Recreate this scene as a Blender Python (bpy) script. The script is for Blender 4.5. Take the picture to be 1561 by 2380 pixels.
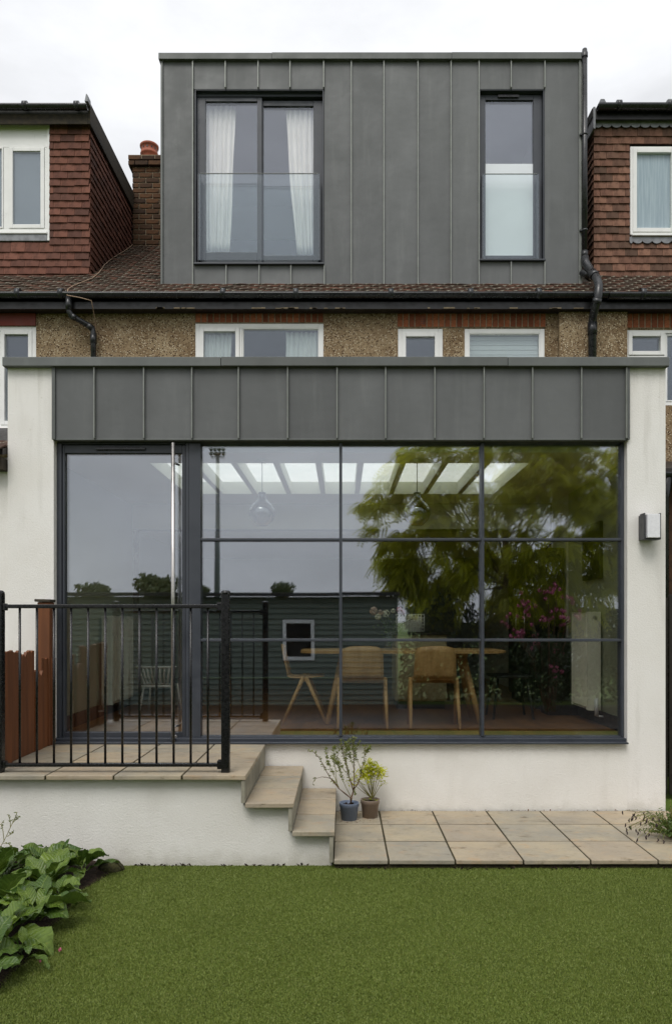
import bpy, bmesh, math, random
import numpy as np
from mathutils import Vector, Matrix, Euler

R = math.radians
random.seed(11)
rng = np.random.default_rng(7)
SC = bpy.context.scene
COL = SC.collection
for o in list(bpy.data.objects):
    bpy.data.objects.remove(o)

# ------------------------------------------------------------------ camera
FOC, CX, HY, HC = 1742.0, 795.0, 1445.0, 1.64      # measured off the photograph (1561 px wide)
cam_d = bpy.data.cameras.new('camera')
cam = bpy.data.objects.new('camera', cam_d)
COL.objects.link(cam)
cam.location = (0, 0, HC)
cam.rotation_euler = (R(90), 0, 0)
cam_d.sensor_fit = 'HORIZONTAL'
cam_d.sensor_width = 36
cam_d.lens = 36 * FOC / 1561
cam_d.shift_x = -(CX - 780.5) / 1561
cam_d.shift_y = (HY - 1190) / 1561
cam_d.clip_end = 2000
SC.camera = cam

# ------------------------------------------------------------------ world, sun, exposure
SUN_EL, SUN_AZ = R(55), R(198)     # azimuth clockwise from +Y (behind the camera)
world = bpy.data.worlds.new('World')
SC.world = world
world.use_nodes = True
wn, wl = world.node_tree.nodes, world.node_tree.links
wn.clear()
w_out = wn.new('ShaderNodeOutputWorld')
w_bg = wn.new('ShaderNodeBackground')
w_bg.inputs['Strength'].default_value = 0.1
sky = wn.new('ShaderNodeTexSky')
sky.sky_type = 'NISHITA'
sky.sun_disc = False
sky.sun_elevation = SUN_EL
sky.sun_rotation = SUN_AZ
sky.air_density = 1.0
sky.dust_density = 4.0
w_tc = wn.new('ShaderNodeTexCoord')
w_sep = wn.new('ShaderNodeSeparateXYZ')
wl.new(w_tc.outputs['Generated'], w_sep.inputs[0])
# an even cloud cover, a little brighter towards the zenith as under any overcast sky
w_up = wn.new('ShaderNodeMath'); w_up.operation = 'MAXIMUM'; w_up.inputs[1].default_value = 0.0
wl.new(w_sep.outputs['Z'], w_up.inputs[0])
w_lum = wn.new('ShaderNodeMath'); w_lum.operation = 'MULTIPLY_ADD'
w_lum.inputs[1].default_value = 0.34; w_lum.inputs[2].default_value = 0.48
wl.new(w_up.outputs[0], w_lum.inputs[0])
w_map = wn.new('ShaderNodeMapping'); w_map.inputs['Scale'].default_value = (1, 1, 2.6)
w_map.inputs['Location'].default_value = (0.3, 1.7, 0.4)
wl.new(w_tc.outputs['Generated'], w_map.inputs[0])
w_noise = wn.new('ShaderNodeTexNoise')
w_noise.inputs['Scale'].default_value = 3.2; w_noise.inputs['Detail'].default_value = 6
w_noise.inputs['Roughness'].default_value = 0.55
wl.new(w_map.outputs[0], w_noise.inputs[0])
w_mr = wn.new('ShaderNodeMapRange')
w_mr.inputs['From Min'].default_value = 0.3; w_mr.inputs['From Max'].default_value = 0.7
w_mr.inputs['To Min'].default_value = 0.84; w_mr.inputs['To Max'].default_value = 1.19
wl.new(w_noise.outputs['Fac'], w_mr.inputs['Value'])
w_mul = wn.new('ShaderNodeMath'); w_mul.operation = 'MULTIPLY'
wl.new(w_lum.outputs[0], w_mul.inputs[0]); wl.new(w_mr.outputs[0], w_mul.inputs[1])
w_cloud = wn.new('ShaderNodeVectorMath'); w_cloud.operation = 'SCALE'
w_cloud.inputs[0].default_value = (12.9, 13.05, 13.35)
wl.new(w_mul.outputs[0], w_cloud.inputs['Scale'])
w_mix = wn.new('ShaderNodeMix'); w_mix.data_type = 'RGBA'
w_mix.inputs['Factor'].default_value = 0.9
wl.new(sky.outputs[0], w_mix.inputs['A']); wl.new(w_cloud.outputs[0], w_mix.inputs['B'])
wl.new(w_mix.outputs['Result'], w_bg.inputs['Color'])
wl.new(w_bg.outputs[0], w_out.inputs['Surface'])

sun_d = bpy.data.lights.new('sun', 'SUN')
sun_d.energy = 1.5
sun_d.angle = R(30)
sun_d.color = (1.0, 0.97, 0.93)
sun = bpy.data.objects.new('sun', sun_d)
COL.objects.link(sun)
_sd = Vector((math.sin(SUN_AZ) * math.cos(SUN_EL), math.cos(SUN_AZ) * math.cos(SUN_EL), math.sin(SUN_EL)))
sun.rotation_euler = _sd.to_track_quat('Z', 'Y').to_euler()
sun.location = (0, -5, 14)

SC.view_settings.view_transform = 'Standard'
SC.view_settings.look = 'None'
SC.view_settings.exposure = 0.25
SC.view_settings.gamma = 1.0
SC.view_settings.use_curve_mapping = False
SC.render.engine = 'CYCLES'
SC.cycles.use_denoising = True
SC.cycles.use_adaptive_sampling = False
SC.cycles.max_bounces = 12
SC.cycles.diffuse_bounces = 5
SC.cycles.glossy_bounces = 6
SC.cycles.transparent_max_bounces = 24
SC.cycles.transmission_bounces = 8
SC.cycles.caustics_reflective = False
SC.cycles.caustics_refractive = False
SC.cycles.sample_clamp_indirect = 6


# ------------------------------------------------------------------ helpers
def X_(px, Y): return (px - CX) / FOC * Y
def Z_(py, Y): return HC - (py - HY) / FOC * Y
def W_(px, py, Y): return Vector((X_(px, Y), Y, Z_(py, Y)))

def lin(r, g, b):
    f = lambda v: (v / 255 / 12.92) if v / 255 <= 0.04045 else ((v / 255 + 0.055) / 1.055) ** 2.4
    return (f(r), f(g), f(b), 1)

def link(o, parent=None):
    COL.objects.link(o)
    if parent is not None:
        o.parent = parent
        loc = parent.get('_o')
        if loc is not None:
            o.matrix_parent_inverse = Matrix.Translation(-Vector(loc))
    return o

def thing(name, label, cat, loc, group=None, kind=None):
    o = bpy.data.objects.new(name, None)
    o.empty_display_size = 0.1
    o.location = loc
    o['_o'] = tuple(loc)
    COL.objects.link(o)
    return tag(o, label, cat, group, kind)

def tag(o, label=None, cat=None, group=None, kind=None):
    if label: o['label'] = label
    if cat: o['category'] = cat
    if group: o['group'] = group
    if kind: o['kind'] = kind
    return o

def mesh_from(name, verts, faces, mat, smooth=False):
    me = bpy.data.meshes.new(name)
    me.from_pydata([tuple(v) for v in verts], [], faces)
    if smooth:
        me.polygons.foreach_set('use_smooth', [True] * len(me.polygons))
    me.materials.append(mat)
    me.update()
    return me

class MB:
    def __init__(s): s.v, s.f, s.sm = [], [], []
    def add(s, vs, fs, smooth=False):
        n = len(s.v)
        s.v += [tuple(v) for v in vs]
        s.f += [[i + n for i in f] for f in fs]
        s.sm += [smooth] * len(fs)
        return s
    def box(s, x0, x1, y0, y1, z0, z1):
        if x0 > x1: x0, x1 = x1, x0
        if y0 > y1: y0, y1 = y1, y0
        if z0 > z1: z0, z1 = z1, z0
        return s.add([(x0, y0, z0), (x1, y0, z0), (x1, y1, z0), (x0, y1, z0), (x0, y0, z1), (x1, y0, z1), (x1, y1, z1), (x0, y1, z1)],
                     [(0, 3, 2, 1), (4, 5, 6, 7), (0, 1, 5, 4), (1, 2, 6, 5), (2, 3, 7, 6), (3, 0, 4, 7)])
    def cbox(s, x0, x1, y0, y1, z0, z1, b=0.006, seg=2, jit=0.0):
        bm = bmesh.new()
        bmesh.ops.create_cube(bm, size=1)
        for v in bm.verts:
            v.co = Vector(((x0 + x1) / 2 + v.co.x * (x1 - x0), (y0 + y1) / 2 + v.co.y * (y1 - y0), (z0 + z1) / 2 + v.co.z * (z1 - z0)))
            if jit: v.co += Vector((random.uniform(-jit, jit), random.uniform(-jit, jit), random.uniform(-jit, jit)))
        b = min(b, 0.45 * min(abs(x1 - x0), abs(y1 - y0), abs(z1 - z0)))
        bmesh.ops.bevel(bm, geom=bm.edges[:], offset=b, segments=seg, affect='EDGES', profile=0.6)
        bm.verts.index_update()
        s.add([v.co.copy() for v in bm.verts], [[v.index for v in f.verts] for f in bm.faces])
        bm.free()
        return s
    def prism(s, poly, axis, a0, a1):
        """poly: 2D points; axis 'x' -> (y,z), 'y' -> (x,z), 'z' -> (x,y)"""
        def p(u, w, a):
            return {'x': (a, u, w), 'y': (u, a, w), 'z': (u, w, a)}[axis]
        n = len(poly)
        vs = [p(u, w, a0) for u, w in poly] + [p(u, w, a1) for u, w in poly]
        fs = [list(range(n))[::-1], list(range(n, 2 * n))] + [[i, (i + 1) % n, n + (i + 1) % n, n + i] for i in range(n)]
        return s.add(vs, fs)
    def tube(s, pts, r, n=8, caps=True, squash=None):
        pts = [Vector(p) for p in pts]
        k = len(pts)
        rs = r if isinstance(r, (list, tuple)) else [r] * k
        t0 = (pts[1] - pts[0]).normalized()
        up = Vector((0, 0, 1)) if abs(t0.z) < 0.9 else Vector((0, 1, 0))
        nx = t0.cross(up).normalized()
        vs, fs = [], []
        for i in range(k):
            if i == 0: t = pts[1] - pts[0]
            elif i == k - 1: t = pts[-1] - pts[-2]
            else: t = (pts[i + 1] - pts[i]).normalized() + (pts[i] - pts[i - 1]).normalized()
            if t.length < 1e-9: t = t0
            t = t.normalized()
            nx = (nx - t * nx.dot(t)).normalized()
            ny = t.cross(nx)
            for j in range(n):
                a = 2 * math.pi * (j + 0.5) / n
                vs.append(pts[i] + nx * math.cos(a) * rs[i] + ny * math.sin(a) * rs[i])
        for i in range(k - 1):
            for j in range(n):
                fs.append([i * n + j, i * n + (j + 1) % n, (i + 1) * n + (j + 1) % n, (i + 1) * n + j])
        s.add(vs, fs, n > 5)
        if caps:
            m = len(s.v) - len(vs)
            s.f += [[m + j for j in range(n)][::-1], [m + (k - 1) * n + j for j in range(n)]]
            s.sm += [False, False]
        return s
    def lathe(s, prof, c, n=20, close=False):
        vs, fs = [], []
        for r, z in prof:
            for j in range(n):
                a = 2 * math.pi * j / n
                vs.append((c[0] + r * math.cos(a), c[1] + r * math.sin(a), c[2] + z))
        for i in range(len(prof) - 1):
            for j in range(n):
                fs.append([i * n + j, i * n + (j + 1) % n, (i + 1) * n + (j + 1) % n, (i + 1) * n + j])
        return s.add(vs, fs, True)
    def obj(s, name, mat, parent=None, smooth=None):
        me = bpy.data.meshes.new(name)
        me.from_pydata(s.v, [], s.f)
        me.polygons.foreach_set('use_smooth', s.sm if smooth is None else [smooth] * len(s.f))
        me.materials.append(mat)
        me.update()
        return link(bpy.data.objects.new(name, me), parent)

def piece(name, me, parent, loc, rot=(0, 0, 0), scale=(1, 1, 1)):
    o = bpy.data.objects.new(name, me)
    o.location, o.rotation_euler, o.scale = loc, rot, scale
    return link(o, parent)

# ------------------------------------------------------------------ materials
class NT:
    def __init__(s, name):
        s.m = bpy.data.materials.new(name)
        s.m.use_nodes = True
        s.n, s.l = s.m.node_tree.nodes, s.m.node_tree.links
        s.p = s.n['Principled BSDF']
        s.out = s.n['Material Output']
        s.tc = s.n.new('ShaderNodeTexCoord')
        s.src = s.tc.outputs['Object']
    def put(s, sock, v):
        if isinstance(v, bpy.types.NodeSocket): s.l.new(v, sock)
        else: sock.default_value = v
    def noise(s, scale, detail=4, rough=0.55, stretch=None, off=None):
        t = s.n.new('ShaderNodeTexNoise')
        t.inputs['Scale'].default_value = scale
        t.inputs['Detail'].default_value = detail
        t.inputs['Roughness'].default_value = rough
        src = s.src
        if stretch or off:
            mp = s.n.new('ShaderNodeMapping')
            if stretch: mp.inputs['Scale'].default_value = stretch
            if off is not None: s.put(mp.inputs['Location'], off)
            s.l.new(src, mp.inputs[0]); src = mp.outputs[0]
        s.l.new(src, t.inputs['Vector'])
        return t.outputs['Fac']
    def voronoi(s, scale, out='Distance', rnd=1.0):
        t = s.n.new('ShaderNodeTexVoronoi')
        t.inputs['Scale'].default_value = scale
        t.inputs['Randomness'].default_value = rnd
        s.l.new(s.src, t.inputs['Vector'])
        return t.outputs[out]
    def ramp(s, fac, a, b, lo=0.35, hi=0.65):
        m = s.n.new('ShaderNodeMapRange')
        m.inputs['From Min'].default_value = lo; m.inputs['From Max'].default_value = hi
        m.inputs['To Min'].default_value = a; m.inputs['To Max'].default_value = b
        m.interpolation_type = 'SMOOTHSTEP'
        s.l.new(fac, m.inputs['Value'])
        return m.outputs[0]
    def mix(s, fac, a, b, mode='MIX'):
        m = s.n.new('ShaderNodeMix'); m.data_type = 'RGBA'; m.blend_type = mode
        s.put(m.inputs['Factor'], fac); s.put(m.inputs['A'], a); s.put(m.inputs['B'], b)
        return m.outputs['Result']
    def math(s, op, a, b=0.0):
        m = s.n.new('ShaderNodeMath'); m.operation = op
        s.put(m.inputs[0], a); s.put(m.inputs[1], b)
        return m.outputs[0]
    def rand(s):
        return s.n.new('ShaderNodeObjectInfo').outputs['Random']
    def bump(s, h, strength=0.3, dist=0.01, normal=None):
        b = s.n.new('ShaderNodeBump')
        b.inputs['Strength'].default_value = strength
        b.inputs['Distance'].default_value = dist
        s.l.new(h, b.inputs['Height'])
        if normal is not None: s.l.new(normal, b.inputs['Normal'])
        return b.outputs[0]
    def done(s, col, rough=0.6, normal=None, spec=0.5, metal=0.0, trans=0.0, coat=0.0):
        s.put(s.p.inputs['Base Color'], col); s.put(s.p.inputs['Roughness'], rough)
        s.put(s.p.inputs['Specular IOR Level'], spec); s.put(s.p.inputs['Metallic'], metal)
        if normal is not None: s.l.new(normal, s.p.inputs['Normal'])
        return s.m

def plain(name, col, rough=0.5, var=0.12, scale=8, bump=0.0, bscale=120, spec=0.5, metal=0.0, rnd=0.0, dist=0.004):
    t = NT(name)
    dark = tuple(v * (1 - var) for v in col[:3]) + (1,)
    light = tuple(min(1, v * (1 + var)) for v in col[:3]) + (1,)
    c = t.mix(t.ramp(t.noise(scale), 0, 1), dark, light)
    if rnd:
        k = t.ramp(t.rand(), 1 - rnd, 1 + rnd, 0, 1)
        cc = t.n.new('ShaderNodeCombineColor')
        for i in range(3): t.l.new(k, cc.inputs[i])
        c = t.mix(1.0, c, cc.outputs[0], 'MULTIPLY')
    nrm = t.bump(t.noise(bscale, 3), bump, dist) if bump else None
    return t.done(c, t.ramp(t.noise(scale * 2), max(0.02, rough - 0.08), rough + 0.08), nrm, spec, metal)

def m_render():
    t = NT('white_render')
    base = t.mix(t.ramp(t.noise(1.3, 5), 0, 1, 0.3, 0.7), lin(228, 225, 219), lin(236, 234, 230))
    streak = t.ramp(t.noise(3.0, 5, stretch=(2.2, 2.2, 0.35)), 0, 0.5, 0.52, 0.75)
    base = t.mix(streak, base, lin(206, 203, 196))
    sep = t.n.new('ShaderNodeSeparateXYZ'); t.l.new(t.src, sep.inputs[0])
    drip = t.math('MULTIPLY', t.ramp(t.noise(9, 4, 0.6, (2.4, 2.4, 0.10)), 0, 1, 0.5, 0.72), t.ramp(sep.outputs['Z'], 0, 0.3, 3.0, 3.8))
    base = t.mix(drip, base, lin(168, 164, 150))
    foot = t.ramp(t.math('ADD', sep.outputs['Z'], t.math('MULTIPLY', t.noise(8, 5), -0.3)), 0.3, 0.0, -0.12, 0.06)
    base = t.mix(foot, base, lin(158, 154, 136))
    spots = t.ramp(t.noise(22, 3), 0, 0.35, 0.66, 0.75)
    base = t.mix(spots, base, lin(196, 192, 180))
    g = t.noise(190, 3, 0.7)
    g2 = t.noise(70, 2, 0.6)
    h = t.math('ADD', g, t.math('MULTIPLY', g2, 0.8))
    return t.done(base, 0.9, t.bump(h, 0.55, 0.006), 0.25)

def m_render_dirty():
    t = NT('stained_white_render')
    base = t.mix(t.ramp(t.noise(1.1, 5), 0, 1, 0.3, 0.7), lin(222, 219, 212), lin(234, 232, 227))
    sep = t.n.new('ShaderNodeSeparateXYZ'); t.l.new(t.src, sep.inputs[0])
    # splash dirt and algae rising a hand's breadth from the paving line, ragged
    low = t.ramp(t.math('ADD', sep.outputs['Z'], t.math('MULTIPLY', t.noise(9, 5), -0.22)), 0.5, 0.0, -0.14, 0.03)
    base = t.mix(low, base, lin(158, 153, 136))
    streak = t.ramp(t.noise(2.4, 5, stretch=(2.0, 2.0, 0.4)), 0, 0.3, 0.5, 0.75)
    base = t.mix(streak, base, lin(208, 205, 197))
    g = t.noise(190, 3, 0.7); g2 = t.noise(70, 2, 0.6)
    h = t.math('ADD', g, t.math('MULTIPLY', g2, 0.8))
    return t.done(base, 0.9, t.bump(h, 0.55, 0.006), 0.25)

def m_zinc(name, c1, c2):
    t = NT(name)
    f = t.ramp(t.noise(1.6, 4, stretch=(1.6, 1.6, 0.5)), 0, 1, 0.3, 0.7)
    c = t.mix(f, c1, c2)
    st = t.ramp(t.noise(5, 4, 0.6, stretch=(2.0, 2.0, 0.25)), 0, 0.16, 0.5, 0.8)
    c = t.mix(st, c, lin(136, 138, 136))
    k = t.ramp(t.rand(), 0.90, 1.08, 0, 1)
    cc = t.n.new('ShaderNodeCombineColor')
    for i in range(3): t.l.new(k, cc.inputs[i])
    c = t.mix(1.0, c, cc.outputs[0], 'MULTIPLY')
    nrm = t.bump(t.noise(2.6, 3), 0.4, 0.02)
    return t.done(c, t.ramp(t.noise(3), 0.45, 0.58), nrm, 0.42, 0.12)

def m_pebble():
    t = NT('pebbledash')
    d = t.voronoi(58)
    colr = t.voronoi(58, 'Color')
    sepc = t.n.new('ShaderNodeSeparateColor'); t.l.new(colr, sepc.inputs[0])
    c = t.mix(t.ramp(t.noise(3, 5), 0, 1), lin(132, 112, 86), lin(156, 138, 110))
    c = t.mix(t.ramp(t.noise(26, 4, 0.7), 0, 0.5, 0.45, 0.7), c, lin(104, 82, 58))
    stone = t.ramp(d, 1, 0, 0.3, 0.55)
    dark = t.math('MULTIPLY', t.ramp(sepc.outputs[0], 0, 1, 0.45, 0.55), stone)
    lite = t.math('MULTIPLY', t.ramp(sepc.outputs[1], 0, 1, 0.78, 0.86), stone)
    c = t.mix(dark, c, lin(60, 38, 26))
    c = t.mix(lite, c, lin(196, 182, 156))
    c = t.mix(t.ramp(t.noise(1.1, 5, 0.6, (1, 1, 0.4)), 0, 0.45, 0.5, 0.7), c, lin(98, 80, 58))
    return t.done(c, 0.9, t.bump(stone, 0.6, 0.008), 0.2)

def m_brick(name, a, b, dark):
    t = NT(name)
    c = t.mix(t.rand(), a, b)
    c = t.mix(t.ramp(t.noise(16, 5), 0, 0.75, 0.42, 0.7), c, dark)
    return t.done(c, 0.88, t.bump(t.noise(90, 4), 0.4, 0.006), 0.2)

def m_stone():
    t = NT('sandstone')
    rr = t.rand()
    cmb = t.n.new('ShaderNodeCombineXYZ')
    for i, k in enumerate((37.0, 61.0, 13.0)): t.l.new(t.math('MULTIPLY', rr, k), cmb.inputs[i])
    c = t.mix(t.ramp(t.noise(3.2, 6, 0.6, (1, 1.2, 1), cmb.outputs[0]), 0, 1, 0.3, 0.7), lin(172, 159, 134), lin(148, 141, 126))
    c = t.mix(t.ramp(t.noise(7, 5, 0.6, (1, 1.4, 1), cmb.outputs[0]), 0, 0.5, 0.55, 0.7), c, lin(178, 148, 112))
    c = t.mix(t.ramp(t.noise(2.1, 6, 0.7, (1.2, 1.8, 1)), 0, 0.55, 0.56, 0.68), c, lin(108, 97, 76))
    c = t.mix(t.ramp(rr, 0, 0.35, 0.2, 1), c, lin(136, 134, 126))
    c = t.mix(t.ramp(t.math('FRACT', t.math('MULTIPLY', rr, 7.3)), 0, 0.25, 0.4, 1), c, lin(182, 156, 126))
    c = t.mix(t.ramp(t.noise(30, 4, 0.7), 0, 0.35, 0.55, 0.72), c, lin(116, 104, 82))
    c = t.mix(t.ramp(t.noise(4.5, 7, 0.75, (1, 2.4, 1)), 0, 0.75, 0.58, 0.68), c, lin(92, 82, 62))
    h = t.noise(5, 8, 0.62, (1, 1.3, 1), cmb.outputs[0])
    return t.done(c, t.ramp(t.noise(6), 0.42, 0.72), t.bump(h, 0.6, 0.02), 0.4)

def m_tile(name, cols, lich=0.0, moss=0.0):
    t = NT(name)
    r = t.n.new('ShaderNodeValToRGB')
    r.color_ramp.interpolation = 'LINEAR'
    el = r.color_ramp.elements
    while len(el) < len(cols): el.new(0.5)
    for i, cc in enumerate(cols):
        el[i].position = i / (len(cols) - 1); el[i].color = cc
    t.l.new(t.rand(), r.inputs[0])
    c = t.mix(t.ramp(t.noise(14, 5), 0, 0.6, 0.45, 0.72), r.outputs[0], lin(66, 44, 36))
    if moss: c = t.mix(t.ramp(t.noise(2.3, 6, 0.65), 0, moss, 0.48, 0.66), c, lin(52, 46, 32))
    if lich: c = t.mix(t.ramp(t.noise(9, 6, 0.7), 0, lich, 0.58, 0.66), c, lin(168, 164, 148))
    return t.done(c, 0.85, t.bump(t.noise(70, 4), 0.35, 0.006), 0.25)

def m_glass(name, refl, tint, wob=0.0, graz=0.6):
    t = NT(name)
    t.n.remove(t.p)
    tr = t.n.new('ShaderNodeBsdfTransparent'); tr.inputs[0].default_value = tint
    gl = t.n.new('ShaderNodeBsdfGlossy'); gl.inputs['Roughness'].default_value = 0.0
    gl.inputs['Color'].default_value = (0.85, 0.90, 1, 1)
    lw = t.n.new('ShaderNodeLayerWeight'); lw.inputs[0].default_value = 0.5
    f = t.math('POWER', lw.outputs['Facing'], 4.0)
    f = t.math('MULTIPLY', f, graz)
    f = t.math('ADD', f, refl)
    if wob:
        t.l.new(t.bump(t.noise(1.1, 2), wob, 0.01), gl.inputs['Normal'])
    mx = t.n.new('ShaderNodeMixShader')
    t.l.new(f, mx.inputs[0]); t.l.new(tr.outputs[0], mx.inputs[1]); t.l.new(gl.outputs[0], mx.inputs[2])
    t.l.new(mx.outputs[0], t.out.inputs['Surface'])
    return t.m

def m_opal():
    t = NT('opal_rooflight')
    tl = t.n.new('ShaderNodeBsdfTranslucent')
    t.put(tl.inputs[0], t.mix(t.ramp(t.noise(3, 4), 0, 1), lin(232, 238, 234), lin(244, 247, 244)))
    t.done(lin(230, 235, 232), 0.25, None, 0.5)
    mx = t.n.new('ShaderNodeMixShader'); mx.inputs[0].default_value = 0.88
    t.l.new(t.p.outputs[0], mx.inputs[1]); t.l.new(tl.outputs[0], mx.inputs[2])
    t.l.new(mx.outputs[0], t.out.inputs['Surface'])
    return t.m

def m_leaf(name, a, b, rough=0.45, trans=0.25, var=None, vein=False):
    t = NT(name)
    c = t.mix(t.rand(), a, b)
    c = t.mix(t.ramp(t.noise(5, 4), 0, 0.7, 0.4, 0.7), c, var or tuple(v * 0.55 for v in a[:3]) + (1,))
    nrm = None
    if vein:      # mid-rib and side veins in the leaf's own coordinates
        sp = t.n.new('ShaderNodeSeparateXYZ'); t.l.new(t.src, sp.inputs[0])
        ay = t.math('ABSOLUTE', sp.outputs['Y'])
        wv = t.math('SINE', t.math('SUBTRACT', t.math('MULTIPLY', sp.outputs['X'], 230.0), t.math('MULTIPLY', ay, 150.0)))
        rib = t.ramp(ay, 1, 0, 0.0008, 0.004)
        c = t.mix(t.math('MULTIPLY', rib, 0.55), c, lin(140, 158, 84))
        c = t.mix(t.ramp(wv, 0, 0.3, 0.7, 1.0), c, lin(48, 72, 30))
        c = t.mix(t.ramp(t.noise(38, 3), 0, 0.6, 0.68, 0.74), c, lin(128, 116, 50))
        nrm = t.bump(t.math('ADD', t.math('MULTIPLY', wv, -0.4), t.noise(55, 3, 0.6)), 0.6, 0.005)
    t.done(c, rough, nrm, 0.45)
    if trans:
        tl = t.n.new('ShaderNodeBsdfTranslucent')
        t.put(tl.inputs[0], c)
        mx = t.n.new('ShaderNodeMixShader'); mx.inputs[0].default_value = trans
        t.l.new(t.p.outputs[0], mx.inputs[1]); t.l.new(tl.outputs[0], mx.inputs[2])
        t.l.new(mx.outputs[0], t.out.inputs['Surface'])
    return t.m

def m_wood(name, a, b, stretch=(1, 1, 0.08), scale=24, rough=0.5, rnd=0.0):
    t = NT(name)
    c = t.mix(t.ramp(t.noise(scale, 4, 0.6, stretch), 0, 1, 0.3, 0.7), a, b)
    if rnd: c = t.mix(t.ramp(t.rand(), 0, rnd, 0, 1), c, tuple(v * 0.4 for v in a[:3]) + (1,))
    return t.done(c, rough, t.bump(t.noise(scale * 2, 3, 0.6, stretch), 0.2, 0.004), 0.4)

def m_turf_base():
    t = NT('turf_base')
    c = t.mix(t.ramp(t.noise(160, 3, 0.7), 0, 1, 0.3, 0.7), lin(58, 72, 24), lin(98, 114, 46))
    c = t.mix(t.ramp(t.noise(1.2, 4), 0, 0.4, 0.4, 0.7), c, lin(60, 72, 28))
    return t.done(c, 0.85, t.bump(t.noise(140, 2), 0.8, 0.01), 0.2)

def m_turf():
    t = NT('turf_blade')
    c = t.mix(t.ramp(t.noise(260, 2, 0.6), 0, 1, 0.3, 0.7), lin(84, 97, 34), lin(124, 137, 62))
    c = t.mix(t.ramp(t.noise(1.0, 4), 0, 0.55, 0.42, 0.68), c, lin(96, 108, 42))
    c = t.mix(t.ramp(t.noise(90, 2), 0, 0.6, 0.6, 0.7), c, lin(134, 132, 78))
    return t.done(c, 0.55, None, 0.35)

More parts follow.
